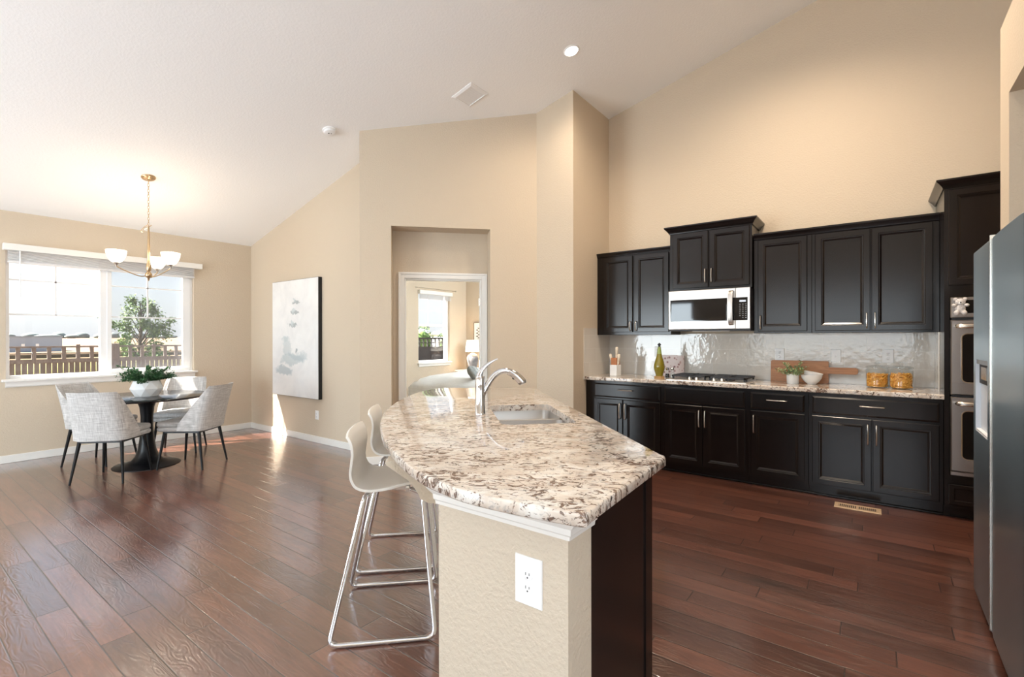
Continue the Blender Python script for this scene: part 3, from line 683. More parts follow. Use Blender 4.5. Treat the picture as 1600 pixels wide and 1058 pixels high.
ov = thing('double_wall_oven', 'stainless double wall oven built into the dark cabinet tower', 'oven', (5.1, -0.82, 0.33))
oy0, oy1 = -0.463, -1.205; OX = 4.868
obj('housing', MB().box(OX, 5.44, oy1+0.008, oy0-0.008, 0.330, 1.652), M['iron'], ov, world=True)
obj('control_panel', MB().panel((OX, oy0, 1.500), (0, -1, 0), (0, 0, 1), NX, oy0-oy1, 0.151, [(0, 0), (0, 0.018), (0.006, 0.024), (0.008, 0.024)]), M['oven_steel'], ov, world=True)
obj('display', MB().box(OX-0.0255, OX-0.023, oy0-0.610, oy0-0.062, 1.533, 1.628), M['glassblack'], ov, world=True)
for z0, z1 in ((0.930, 1.482), (0.366, 0.914)):
    d = obj('oven_door', MB().panel((OX, oy0, z0), (0, -1, 0), (0, 0, 1), NX, oy0-oy1, z1-z0, [(0, 0), (0, 0.026), (0.006, 0.034), (0.008, 0.034)]), M['oven_steel'], ov, world=True)
    inv = ov.matrix_basis.inverted()
    def opart(name, mb, mat, **k):
        mb.v = [tuple(inv @ Vector(p)) for p in mb.v]; return obj(name, mb, mat, d, **k)
    wy0, wy1, wz0_, wz1_ = oy0-0.062, oy1+0.062, z0+0.095, z1-0.103
    def rrect(ins, xx, rad=0.03):
        ring = []
        for cy, cz, a0 in ((wy1+rad, wz1_-rad, 0), (wy0-rad, wz1_-rad, 90), (wy0-rad, wz0_+rad, 180), (wy1+rad, wz0_+rad, 270)):
            for k in range(6):
                a = R(a0+k*18); ring.append((xx, cy-(rad-ins)*math.cos(a), cz+(rad-ins)*math.sin(a)))
        return ring
    opart('window_trim', MB().rings([rrect(-0.007, OX-0.033), rrect(-0.006, OX-0.0375), rrect(-0.001, OX-0.0375), rrect(0.003, OX-0.035)]), M['nickel'])
    opart('window', MB().rings([rrect(0.001, OX-0.034), rrect(0.001, OX-0.0365), rrect(0.003, OX-0.0366)]), M['glassblack'])
    hz = z1-0.045
    pts = [(OX-0.034, oy0-0.030, hz), (OX-0.060, oy0-0.036, hz), (OX-0.072, oy0-0.075, hz), (OX-0.074, oy0-0.20, hz), (OX-0.074, oy1+0.20, hz), (OX-0.072, oy1+0.075, hz), (OX-0.060, oy1+0.036, hz), (OX-0.034, oy1+0.030, hz)]
    sp = smooth_path(pts, 4)
    opart('handle', MB().tube(sp, [0.010+0.008*min(1, min(i, len(sp)-1-i)/6) for i in range(len(sp))], 10), M['nickel'])
obj('vent_trim', MB().panel((OX, oy0, 0.331), (0, -1, 0), (0, 0, 1), NX, oy0-oy1, 0.030, [(0, 0), (0, 0.022), (0.004, 0.026)]), M['oven_steel'], ov, world=True)
# small white bear ornament stuck on the control panel
bx, by, bz = OX-0.026, -0.515, 1.585
br = thing('teddy_bear_ornament', 'tiny white teddy bear ornament stuck on the oven control panel', 'ornament', (bx, by, bz-0.07))
body = MB(); ox = bx-0.012
for c, r in (((ox, by, bz-0.020), (0.014, 0.030, 0.034)), ((ox-0.002, by, bz+0.030), (0.016, 0.030, 0.026)), ((ox, by+0.026, bz+0.050), (0.008, 0.013, 0.013)), ((ox, by-0.026, bz+0.050), (0.008, 0.013, 0.013)),
             ((ox-0.006, by+0.034, bz+0.006), (0.012, 0.015, 0.012)), ((ox-0.006, by-0.034, bz+0.006), (0.012, 0.015, 0.012)), ((ox-0.008, by+0.021, bz-0.050), (0.016, 0.016, 0.019)), ((ox-0.008, by-0.021, bz-0.050), (0.016, 0.016, 0.019))):
    body.ball(c, r, 12, 8)
obj('bear_body', body, M['bear'], br, world=True, smooth=80)
obj('nose', MB().ball((ox-0.019, by, bz+0.024), 0.005, 8, 6), M['dark_slot'], br, world=True)
obj('muzzle', MB().ball((ox-0.014, by, bz+0.020), (0.007, 0.012, 0.009), 10, 6), M['white'], br, world=True)

# worktop and splashback on the kitchen wall
ct = MB().rings([[(4.856, YF-0.001, z0), (4.856, YD, z0), (XK-0.001, YD, z0), (XK-0.001, YF-0.001, z0)] if i == 0 else [(4.85, YF-0.001, z0), (4.85, YD, z0), (XK-0.001, YD, z0), (XK-0.001, YF-0.001, z0)] if i in (1, 2) else [(4.857, YF-0.001, z0), (4.857, YD, z0), (XK-0.001, YD, z0), (XK-0.001, YF-0.001, z0)]
                 for i, z0 in enumerate((0.887, 0.892, 0.918, 0.925))])
tag(obj('kitchen_worktop', ct, M['granite']), 'white speckled granite worktop along the tiled kitchen wall', 'worktop')
tag(obj('tile_backsplash', MB().box(XK-0.009, XK-0.0005, YD, 1.722, 0.9255, 1.3965).box(XK-0.009, XK-0.0005, 1.722, YF-0.010, 0.9255, 1.387).box(4.832, XK-0.0095, YF-0.0095, YF-0.0005, 0.9255, 1.387).box(4.832, 5.145, YF-0.0095, YF-0.0005, 1.387, 1.465).box(5.16, XK-0.0095, YD+0.0005, YD+0.008, 0.9255, 1.3965).box(4.83, 4.849, YF-0.0095, YF-0.0005, 0.89, 0.9255), M['tile'], smooth=0), 'glossy off-white tiled backsplash above the kitchen worktop', 'backsplash')

# microwave
mw = thing('microwave', 'stainless over-range microwave below the raised dark cabinet', 'microwave', (5.26, 1.327, 1.42))
my0, my1, mx = 1.716, 0.936, 5.072
obj('body', MB().box(mx, XK-0.003, my1, my0, 1.424, 1.838), M['iron'], mw, world=True)
ms = 1.064
d = obj('door', MB().panel((mx, my0, 1.440), (0, -1, 0), (0, 0, 1), NX, my0-ms-0.001, 0.396, [(0, 0), (0, 0.018), (0.004, 0.022), (0.006, 0.022)]), M['steel'], mw, world=True)
inv = mw.matrix_basis.inverted()
def mpart(name, mb, mat, par, **k):
    mb.v = [tuple(inv @ Vector(p)) for p in mb.v]; return obj(name, mb, mat, par, **k)
mpart('window', MB().panel((mx-0.0215, my0-0.020, 1.520), (0, -1, 0), (0, 0, 1), NX, 0.555, 0.222, [(0, 0), (0, 0.0018), (0.001, 0.002), (0.012, 0.002)]), M['glassblack'], d)
hp_ = [(mx-0.022, 1.103, 1.475), (mx-0.052, 1.103, 1.50), (mx-0.066, 1.103, 1.57), (mx-0.070, 1.103, 1.645), (mx-0.066, 1.103, 1.72), (mx-0.052, 1.103, 1.79), (mx-0.022, 1.103, 1.812)]
hb_ = MB(); rs = []
for p in smooth_path(hp_, 4): rs.append([(p[0]-0.007, p[1]+0.020, p[2]), (p[0]-0.010, p[1]+0.008, p[2]), (p[0]-0.010, p[1]-0.008, p[2]), (p[0]-0.007, p[1]-0.020, p[2]), (p[0]+0.006, p[1]-0.018, p[2]), (p[0]+0.006, p[1]+0.018, p[2])])
mpart('handle', hb_.rings(rs), M['steel'], d)
cp = obj('control_panel', MB().panel((mx, ms, 1.440), (0, -1, 0), (0, 0, 1), NX, ms-my1, 0.396, [(0, 0), (0, 0.018), (0.003, 0.022), (0.005, 0.022)]), M['steel'], mw, world=True)
mpart('keypad', MB().box(mx-0.0235, mx-0.021, my1+0.022, ms+0.036, 1.522, 1.742), M['glassblack'], cp)
mpart('clock_display', MB().box(mx-0.0243, mx-0.023, 0.974, 1.030, 1.698, 1.716), M['display'], cp)
kk = MB()
for r_ in range(8):
    for c_ in range(3):
        if r_ == 7 and c_ == 0: continue
        yy = 1.026-c_*0.026; zz = 1.676-r_*0.0185
        kk.box(mx-0.0241, mx-0.0232, yy-(0.006 if (r_+c_) % 3 else 0.008), yy+0.006, zz-0.0022, zz+0.0022)
mpart('key_labels', kk, M['print_white'], cp)
obj('vent_grille', MB().box(mx-0.016, mx, my1, my0, 1.424, 1.438), M['iron'], mw, world=True)
obj('underside_lamp', MB().box(5.14, 5.2, 1.15, 1.5, 1.420, 1.425), M['plastic_white'], mw, world=True)

# gas cooktop
ck = thing('gas_cooktop', 'stainless gas cooktop with black cast-iron grates on the worktop', 'cooktop', (5.16, 1.32, 0.925))
cx0, cx1, cy0, cy1 = 4.905, 5.405, 1.69, 0.945
obj('base', MB().rings([[(cx0+a, cy0-a, z), (cx0+a, cy1+a, z), (cx1-a, cy1+a, z), (cx1-a, cy0-a, z)] for a, z in ((0, 0.9252), (0, 0.931), (0.006, 0.936), (0.03, 0.934), (0.035, 0.932))]), M['steel'], ck, world=True)
for gy0, gy1 in ((1.675, 1.335), (1.305, 0.955)):
    for (gx0, gx1) in ((5.03 if gy0 > 1.5 else 5.02, 5.39),):
        g = MB(); zt_ = 0.972; b = 0.007
        g.box(gx0, gx1, gy0-2*b, gy0, zt_-0.016, zt_); g.box(gx0, gx1, gy1, gy1+2*b, zt_-0.016, zt_); g.box(gx0, gx0+2*b, gy1, gy0, zt_-0.016, zt_); g.box(gx1-2*b, gx1, gy1, gy0, zt_-0.016, zt_)
        ym = (gy0+gy1)/2; xm = (gx0+gx1)/2
        g.box(gx0, gx1, ym-b*0.8, ym+b*0.8, zt_-0.014, zt_+0.002); g.box(xm-b*0.8, xm+b*0.8, gy1, gy0, zt_-0.014, zt_+0.002)
        for sx in (0.25, 0.75):
            xx = gx0+(gx1-gx0)*sx; g.box(xx-b*0.7, xx+b*0.7, gy1, gy1+0.12, zt_-0.012, zt_+0.002); g.box(xx-b*0.7, xx+b*0.7, gy0-0.12, gy0, zt_-0.012, zt_+0.002)
        for ax_ in (gx0+0.012, gx1-0.012):
            for ay_ in (gy0-0.012, gy1+0.012): g.box(ax_-0.008, ax_+0.008, ay_-0.008, ay_+0.008, 0.932, zt_-0.01)
        obj('grate', g, M['iron'], ck, world=True)
        for sx in (0.27, 0.75):
            obj('burner', MB().lathe([(0.045, 0.932), (0.045, 0.944), (0.032, 0.946), (0.032, 0.953), (0.026, 0.956)], (gx0+(gx1-gx0)*sx, ym, 0), 20), M['iron'], ck, world=True)
g = MB(); g.box(4.955, 5.02, 0.955, 1.10, 0.955, 0.970).box(4.955, 4.968, 0.955, 1.20, 0.955, 0.970); 
for (kx, ky) in ((4.955, 1.47), (4.945, 1.40), (4.945, 1.235), (4.955, 1.165)):
    k_ = obj('knob', MB().lathe([(0.024, 0.933), (0.024, 0.938), (0.020, 0.940), (0.019, 0.956), (0.016, 0.959)], (kx, ky, 0), 20).box(kx-0.017, kx+0.017, ky-0.004, ky+0.004, 0.957, 0.965), M['nickel'], ck, world=True)
obj('front_grate', MB().box(4.945, 5.03, 0.958, 0.972, 0.958, 0.972).box(4.945, 4.957, 0.958, 1.12, 0.958, 0.972).box(4.985, 4.995, 0.958, 1.12, 0.958, 0.972).box(4.945, 4.96, 0.958, 0.975, 0.932, 0.96).box(4.945, 4.96, 1.108, 1.12, 0.932, 0.96), M['iron'], ck, world=True)

# wall plates on the tiles
def outlet(label, center, U, N, slots=True, kind='duplex', name='wall_outlet', group=None, w=0.072, h=0.116):
    t = thing(name, label, 'outlet' if kind == 'duplex' else 'wall plate', center, 0, group)
    U, N, V = Vector(U), Vector(N), Vector((0, 0, 1))
    o = -U*w/2 - V*h/2
    obj('cover_plate', MB().panel(o, U, V, N, w, h, [(0, 0), (0, 0.0035), (0.003, 0.0065), (0.004, 0.0065)]), M['plastic_white'], t)
    if kind == 'duplex':
        for dz_ in (0.0195, -0.0195):
            rs = []
            for rr_, nn_ in ((0.0172, 0.006), (0.0172, 0.0078), (0.016, 0.0084)):
                rs.append([tuple(U*max(-0.0155, min(0.0155, rr_*math.cos(2*PI*k/24))) + V*(dz_+rr_*math.sin(2*PI*k/24)) + N*nn_) for k in range(24)])
            rc = obj('receptacle', MB().rings(rs), M['plastic_white'], t)
            s = MB()
            for uu, hh in ((-0.0062, 0.0045), (0.0062, 0.0036)):
                s.panel(U*(uu-0.0011)+V*(dz_+0.0035-hh)+N*0.0082, U, V, N, 0.0022, 2*hh, [(0, 0), (0, 0.0006)])
            s.rings([[tuple(U*(0.0024*math.cos(2*PI*k/10)) + V*(dz_-0.0075+0.0026*math.sin(2*PI*k/10)) + N*q_) for k in range(10)] for q_ in (0.0082, 0.0088)])
            obj('slots', s, M['dark_slot'], rc)
        obj('screw', MB().lathe([(0.0028, 0.0062), (0.0028, 0.0075)], n=10, ax=tuple(N)), M['plastic_white'], t)
    else:
        obj('rocker', MB().panel(-U*0.006-V*0.012, U, V, N, 0.012, 0.024, [(0, 0.006), (0, 0.012), (0.003, 0.013)]), M['plastic_white'], t)
    return t
GX = 'white wall plates on the backsplash'
tx = XK-0.009
outlet('white outlet on the tiles above the potted plant', (tx, 0.746, 1.187), (0, -1, 0), NX, group=GX, w=0.08, h=0.12)
outlet('white switch plate on the tiles above the cutting board handle', (tx, 0.281, 1.182), (0, -1, 0), NX, kind='switch', name='switch_plate', group=GX, w=0.08, h=0.12)
outlet('white outlet on the tiles above the pasta jars', (tx, -0.107, 1.187), (0, -1, 0), NX, group=GX, w=0.082, h=0.12)
outlet('white outlet on the tiles behind the olive oil bottle', (tx, 1.985, 1.195), (0, -1, 0), NX, group=GX)
outlet('small white outlet low on the wall under the painting', (XP, 5.797, 0.357), (0, -1, 0), NX)

# ------------------------------------------------------------------ things on the worktop
CZ = 0.9252
kb = thing('knife_block', 'white knife block with a copper top in the tiled corner', 'knife block', (5.10, 2.335, CZ), R(-10))
obj('block', MB().box(-0.045, 0.045, -0.046, 0.046, 0, 0.125), M['white'], kb, bevel=0.004)
obj('insert', MB().box(-0.036, 0.036, -0.036, 0.036, 0.125, 0.205), M['block_wood'], kb, bevel=0.003)
for nm, (dx, dy, z0, tx_, ty_) in zip(('left', 'mid', 'right'), ((-0.012, 0.036, 0.128, 0.0, 0.20), (0.01, -0.004, 0.205, 0.0, -0.06), (-0.012, -0.042, 0.128, 0.0, -0.10))):
    lab = {'left': 'cream-handled knife leaning left out of the white knife block', 'mid': 'tallest cream-handled knife at the back of the white knife block', 'right': 'cream-handled knife on the right of the white knife block'}[nm]
    kf = thing('kitchen_knife', lab, 'knife', (5.10+dx*0.98+dy*0.17, 2.335+dy*0.98-dx*0.17, CZ+z0), 0, 'knives in the white block')
    d = Vector((tx_, ty_, 1)).normalized(); rs = []
    for s_, a_, b_ in ((0.0, 0.008, 0.012), (0.012, 0.009, 0.014), (0.05, 0.010, 0.013), (0.09, 0.012, 0.019), (0.115, 0.010, 0.017), (0.122, 0.006, 0.010)):
        rs.append([tuple(d*s_ + Vector((a_*math.cos(2*PI*k/12), b_*math.sin(2*PI*k/12), 0))) for k in range(12)])
    obj('handle', MB().rings(rs), M['handle_wood'], kf, smooth=60)
    obj('bolster', MB().lathe([(0.007, -0.004), (0.007, 0.004)], n=10), M['nickel'], kf)

ob = thing('olive_oil_bottle', 'tall teardrop bottle of golden olive oil on a cork base', 'bottle', (5.055, 1.815, CZ))
obj('base', MB().lathe([(0.052, 0.0), (0.052, 0.022), (0.046, 0.024)], n=28), M['cork'], ob)
obj('oil_body', MB().lathe([(0.036, 0.024), (0.040, 0.05), (0.052, 0.085), (0.058, 0.115), (0.055, 0.145), (0.043, 0.19), (0.030, 0.23), (0.024, 0.26)], n=28), M['oil'], ob, smooth=60)
obj('neck', MB().lathe([(0.024, 0.258), (0.021, 0.29), (0.0165, 0.315), (0.014, 0.33), (0.015, 0.333)], n=24), M['greenglass'], ob, smooth=60)
obj('stopper', MB().lathe([(0.010, 0.332), (0.011, 0.35), (0.018, 0.354), (0.018, 0.360), (0.008, 0.368), (0.006, 0.376)], n=16), M['rubber'], ob)

def mk_cover():
    t = NT('cookbook_cover'); v = t.coord((1, 1, 1)); vo = t.n('TexVoronoi'); vo.inputs['Scale'].default_value = 26; t.l(v, vo.inputs['Vector'])
    c = t.ramp(vo.outputs['Distance'], [(0.18, (0.20, 0.08, 0.08, 1)), (0.32, (0.55, 0.34, 0.30, 1)), (0.42, (0.72, 0.60, 0.57, 1))])
    return t.set(Base_Color=c, Roughness=0.35)
bk = thing('cookbook', 'small patterned pink cookbook standing against the tiles', 'book', (5.462, 1.80, CZ))
obj('pages', MB().box(-0.016, 0.010, -0.118, 0.118, 0.003, 0.227), M['white'], bk)
obj('cover', MB().box(-0.020, -0.016, -0.123, 0.123, 0, 0.232).box(0.010, 0.014, -0.123, 0.123, 0, 0.232).box(-0.018, 0.012, 0.118, 0.123, 0, 0.232), mk_cover(), bk)
for nm, lab, dx, dy, rad, hh, mt in (('spice_shaker', 'clear glass shaker with pepper beside the oil bottle', 5.16, 1.765, 0.024, 0.085, 'dark_slot'), ('spice_shaker', 'clear glass shaker with salt nearest the cooktop', 5.20, 1.725, 0.024, 0.085, 'white')):
    sk = thing(nm, lab, 'shaker', (dx, dy, CZ), 0, 'glass shakers by the oil bottle')
    obj('glass_body', MB().lathe([(rad, 0), (rad, 0.006), (rad*0.92, 0.04), (rad*0.8, hh)], n=18), M['glass'], sk)
    obj('filling', MB().lathe([(rad*0.86, 0.004), (rad*0.80, 0.045)], n=16), M[mt], sk)
    obj('cap', MB().lathe([(rad*0.84, hh), (rad*0.86, hh+0.014), (rad*0.5, hh+0.026), (0.002, hh+0.028)], n=18), M['chrome'], sk)

cb = thing('cutting_board', 'long wooden paddle board leaning on the tiles behind the plant', 'cutting board', (5.44, 0.55, CZ), 0)
b = MB(); out = [(0.82, 0.0), (0.82, 0.195), (0.82-0.012, 0.205), (0.342, 0.205), (0.335, 0.195), (0.335, 0.148), (0.13, 0.148), (0.112, 0.140), (0.108, 0.128), (0.108, 0.106), (0.114, 0.094), (0.13, 0.088), (0.335, 0.088), (0.335, 0.0)]
rs = []
for e, off in ((0.004, 0.0), (0.0, 0.003), (0.0, 0.017), (0.004, 0.020)):
    cyy = sum(p[0] for p in out)/len(out)
    rs.append([(5.425+off+0.10*z, y, CZ+0.0005+z) for y, z in out])
obj('board', MB().rings(rs), M['board'], cb, world=True, smooth=30)
obj('hang_hole', MB().lathe([(0.0075, -0.0008), (0.0075, 0.0)], (5.425+0.0118, 0.150, CZ+0.118), 14, ax=(-1, 0, 0.1)), M['dark_slot'], cb, world=True)

def leafy(mb, p, d, size, bend=0.3, wid=0.45):
    d = Vector(d).normalized(); s = d.cross(Vector((0, 0, 1))); s = s.normalized() if s.length > 1e-3 else Vector((1, 0, 0)); n = s.cross(d)
    p = Vector(p); tip = p + d*size - n*size*bend*0.6
    m1 = p + d*size*0.5 + n*size*0.08
    mb.add([p, m1 + s*size*wid*0.5, tip, m1 - s*size*wid*0.5, m1 - n*size*0.05], [(0, 1, 4), (1, 2, 4), (2, 3, 4), (3, 0, 4)])
def bush(par, c, R_, n, leaf, mat, stems=16, up=0.7, seed=1, flat=0.6, z0=0.0):
    rnd = random.Random(seed); lf = MB(); st = MB()
    for k in range(stems):
        a = 2*PI*k/stems + rnd.uniform(-0.25, 0.25); ll = R_*rnd.uniform(0.65, 1.05); el = rnd.uniform(0.05, 1.25)*up
        e = Vector((math.cos(a)*math.cos(el)*ll, math.sin(a)*math.cos(el)*ll, math.sin(el)*ll*flat*1.6 + 0.01))
        p0 = Vector(c) + Vector((math.cos(a)*0.02, math.sin(a)*0.02, z0)); p1 = p0 + Vector((e.x*0.45, e.y*0.45, max(e.z*0.8, R_*0.18))); p2 = p0 + e
        pts = [p0*(1-t)**2 + p1*2*t*(1-t) + p2*t*t for t in [i/7 for i in range(8)]]
        st.tube(pts, [0.0022-0.0002*i for i in range(8)], 5)
        for i in range(n):
            t = rnd.uniform(0.2, 1.03); q = p0*(1-t)**2 + p1*2*t*(1-t) + p2*t*t
            q += Vector((rnd.uniform(-1, 1), rnd.uniform(-1, 1), rnd.uniform(-0.6, 1)))*leaf*0.55
            dd = Vector((rnd.uniform(-1, 1), rnd.uniform(-1, 1), rnd.uniform(-0.2, 0.9))) + (p2-p0).normalized()*0.6
            leafy(lf, q, dd, leaf*rnd.uniform(0.7, 1.25), rnd.uniform(0.1, 0.6), rnd.uniform(0.45, 0.7))
    obj('foliage', lf, mat, par, smooth=0, recalc=False); obj('stems', st, M['stem'], par)

pp = thing('potted_plant', 'small sage green plant in a ribbed white pot on the worktop', 'plant', (5.185, 0.600, CZ))
rs = []
for r_, z in ((0.044, 0), (0.047, 0.004), (0.050, 0.088), (0.048, 0.092), (0.045, 0.090), (0.043, 0.070)):
    rs.append([((r_+(0.0012 if k % 2 else 0))*math.cos(2*PI*k/40), (r_+(0.0012 if k % 2 else 0))*math.sin(2*PI*k/40), z) for k in range(40)])
obj('pot', MB().rings(rs), M['matte_white'], pp)
bush(pp, (0, 0, 0.07), 0.135, 16, 0.026, M['leaf_sage'], 22, 1.0, 3, 0.62, 0.0)

for i_, (lab, dz_) in enumerate((('lower white bowl of the two nested on the worktop', 0.0), ('upper white bowl tilted inside the other one', 0.012))):
    bw = thing('bowl', lab, 'bowl', (5.24, 0.455, CZ), 0, 'nested white bowls on the worktop')
    prof = [(0.034, 0.0), (0.037, 0.004), (0.060, 0.025), (0.080, 0.055), (0.088, 0.085), (0.0855, 0.086), (0.077, 0.057), (0.056, 0.029), (0.030, 0.010)]
    b = MB().lathe(prof, n=36)
    if i_ == 1: b.xf(Matrix.Translation((0.0, 0.0, 0.034)) @ Matrix.Rotation(R(11), 4, 'X') @ Matrix.Scale(0.90, 4))
    else: b.xf(Matrix.Translation((0, 0, 0.0)) )
    obj('bowl_body', b, M['white'], bw, smooth=50)

def pasta_fill(seed, rad, z0, h, tilt):
    rnd = random.Random(seed); b = MB()
    b.lathe([(rad*0.80, z0), (rad*0.86, z0+0.01), (rad*0.86, z0+h*0.75), (rad*0.3, z0+h*0.85)], n=20)
    for k in range(330):
        if k < 220: a = rnd.uniform(0, 2*PI); r_ = rad*rnd.uniform(0.86, 0.94); z = z0+0.004+rnd.uniform(0, 1)*(h*0.92 + tilt*math.cos(a))
        else: a = rnd.uniform(0, 2*PI); r_ = rad*math.sqrt(rnd.uniform(0, 0.8)); z = z0+h*rnd.uniform(0.82, 1.0)+tilt*r_/rad*math.cos(a)
        p = Vector((r_*math.cos(a), r_*math.sin(a), z)); t = Vector((-math.sin(a), math.cos(a), rnd.uniform(-1.2, 1.2))).normalized(); n_ = Vector((rnd.uniform(-1, 1)*0.3, rnd.uniform(-1, 1)*0.3, rnd.uniform(-1, 1)))
        L_ = 0.0105
        pts = [p - t*L_ - n_*0.003, p + n_*0.003, p + t*L_ - n_*0.003]
        pts = [tuple(Vector((q.x, q.y, max(q.z, z0+0.004))) * 1.0) if math.hypot(q.x, q.y) < rad*0.955 else (q.x*rad*0.955/math.hypot(q.x, q.y), q.y*rad*0.955/math.hypot(q.x, q.y), max(q.z, z0+0.004)) for q in pts]
        b.tube(pts, 0.0042, 5)
    return b
for lab, plab, (jx, jy), sd, hh, tl in (('glass jar of pasta nearer the cutting board handle', 'curled dry pasta filling the jar nearer the cutting board', (5.24, -0.028), 5, 0.110, 0.0), ('glass jar of pasta standing nearer the oven tower', 'curled dry pasta filling the jar nearer the oven tower', (5.215, -0.190), 9, 0.118, -0.012)):
    jr = thing('glass_jar', lab, 'jar', (jx, jy, CZ), 0, 'pasta jars on the worktop')
    rj = 0.079
    obj('jar_body', MB().lathe([(rj-0.008, 0.0), (rj, 0.007), (rj, 0.150), (rj-0.006, 0.160), (rj-0.006, 0.166), (rj+0.001, 0.168), (rj+0.001, 0.172)], n=40, cap1=False), M['glass'], jr)
    lid = obj('lid', MB().lathe([(rj-0.010, 0.171), (rj+0.002, 0.173), (rj+0.002, 0.180), (rj-0.02, 0.188), (0.016, 0.191)], n=40), M['glass'], jr)
    obj('lid_knob', MB().lathe([(0.010, 0.190), (0.008, 0.196), (0.019, 0.206), (0.017, 0.218), (0.006, 0.222)], n=24), M['glass'], lid)
    po = obj('pasta', pasta_fill(sd, rj-0.003, 0.006, hh, tl), M['pasta'], None, smooth=60); po.location = (jx, jy, CZ)
    tag(po, plab, 'pasta', None, 'stuff')

# ------------------------------------------------------------------ refrigerator
fr_ = thing('refrigerator', 'stainless side-by-side refrigerator with water dispenser in the alcove', 'refrigerator', (2.98, -0.8, 0))
rx0, rx1, rz0, rz1 = 2.425, 3.462, 0.045, 1.795; rf = -0.475
obj('cabinet', MB().box(rx0+0.004, rx1-0.004, -1.20, rf, 0.03, 1.772), M['oven_steel'], fr_, world=True)
obj('toe_grille', MB().box(rx0+0.02, rx1-0.02, rf-0.03, rf+0.01, 0.006, 0.045), M['iron'], fr_, world=True)
gap = 2.985
def rdoor(x0, x1):
    b = MB(); rs = []
    for z, ins in ((rz0, 0.006), (rz0+0.006, 0.0), (rz1-0.006, 0.0), (rz1, 0.006)):
        ring = []
        for k in range(13):
            t = k/12; x = x0 + (x1-x0)*t; e = min(t, 1-t)*(x1-x0)
            ring.append((x, rf+0.056 - (0.003*max(0, 1-e/0.006)**2) + 0.003*math.sin(PI*t) - ins, z))
        ring += [(x1, rf+0.004, z), (x0, rf+0.004, z)]
        rs.append(ring)
    return b.rings(rs)
ry_ = rf+0.056
dx0, dx1, dz0_, dz1_ = 3.075, 3.395, 0.885, 1.245
def hdoor(x0, x1):                                     # freezer door with a real opening for the dispenser
    b = MB(); o = [(x0+0.003, rz0), (x1, rz0), (x1, rz1), (x0+0.003, rz1)]; h_ = [(dx0, dz0_), (dx1, dz0_), (dx1, dz1_), (dx0, dz1_)]
    cx_, cz_ = (x0+x1)/2, (rz0+rz1)/2
    def rg(P, y, e=0.0): return [(x+(e if x < cx_ else -e), y, z+(e if z < cz_ else -e)) for x, z in P]
    return b.rings([rg(o, rf+0.004), rg(o, ry_-0.010), rg(o, ry_-0.003, 0.003), rg(o, ry_, 0.010), rg(h_, ry_), rg(h_, ry_-0.003, -0.0005)], True, False)
fd = obj('freezer_door', hdoor(gap, rx1), M['fridge_steel'], fr_, world=True, smooth=30)
rd = obj('refrigerator_door', rdoor(rx0, gap-0.003), M['fridge_steel'], fr_, world=True, smooth=40)
inv = fr_.matrix_basis.inverted()
def rpart(name, mb, mat, par, **k):
    mb.v = [tuple(inv @ Vector(p)) for p in mb.v]; return obj(name, mb, mat, par, **k)
rpart('handle', MB().rings([[(gap+0.004, ry_-0.02, z), (gap+0.026, ry_-0.02, z), (gap+0.022, ry_+0.003, z), (gap+0.013, ry_+0.005, z), (gap+0.005, ry_+0.004, z)] for z in (rz0+0.01, rz1+0.012)]), M['nickel'], fd)
LGREY = plain('pale_grey_plastic', (0.60, 0.64, 0.70, 1), 0.35)
rpart('dispenser_recess', MB().rings([[(dx0, y, dz0_), (dx1, y, dz0_), (dx1, y, dz1_), (dx0, y, dz1_)] for y in (ry_-0.0005, ry_-0.020)], False, True), LGREY, fd, smooth=0)
rpart('dispenser_control', MB().box(dx0+0.002, dx1-0.002, ry_-0.019, ry_-0.003, 1.222, 1.243), M['glassblack'], fd)
rpart('dispenser_spout', MB().box(dx0+0.09, dx0+0.22, ry_-0.0145, ry_-0.007, 1.150, 1.210), M['nickel'], fd)
rpart('dispenser_shroud', MB().box(dx0+0.002, dx1-0.002, ry_-0.019, ry_-0.0145, 1.125, 1.222), M['iron'], fd)
rpart('drip_tray', MB().box(dx0+0.006, dx1-0.006, ry_-0.019, ry_-0.002, 0.888, 0.896), M['plastic_white'], fd)
lg = MB()
for k, wl in enumerate((0.010, 0.008, 0.012, 0.009)):
    x = 2.652 - k*0.018; lg.box(x-wl, x, ry_-0.002, ry_+0.0012, 1.728, 1.734); lg.box(x-0.003, x, ry_-0.002, ry_+0.0012, 1.734, 1.744)
rpart('badge', lg, M['iron'], rd)

# ------------------------------------------------------------------ kitchen island (built in its own frame: +x along the island, -y towards the kitchen)
IR = R(45)
def I(u, v): return ((u+v)/SQ2, (u-v)/SQ2)
pw = MB().prism([(1.165, 0.674), (1.301, 0.674), (1.301, 1.301-0.135*SQ2), I(4.08, 0.135), I(4.08, -0.006), (1.165, 1.174)], 0, 0.886)
iw = struct('wall_island', pw, M['island_wall'], smooth=0, label='tan textured half wall under the island counter')
for uu in (1.94, 3.02, 3.9):
    prof = [(-0.006, 0.885), (-0.205, 0.885), (-0.205, 0.872), (-0.160, 0.838), (-0.125, 0.812), (-0.100, 0.782), (-0.085, 0.757), (-0.076, 0.736), (-0.050, 0.722), (-0.006, 0.714)]
    b = MB().rings([[(*I(uu-0.045, v), z) for v, z in prof], [(*I(uu+0.045, v), z) for v, z in prof]])
    obj('corbel', b, M['island_wall'], iw, smooth=40)
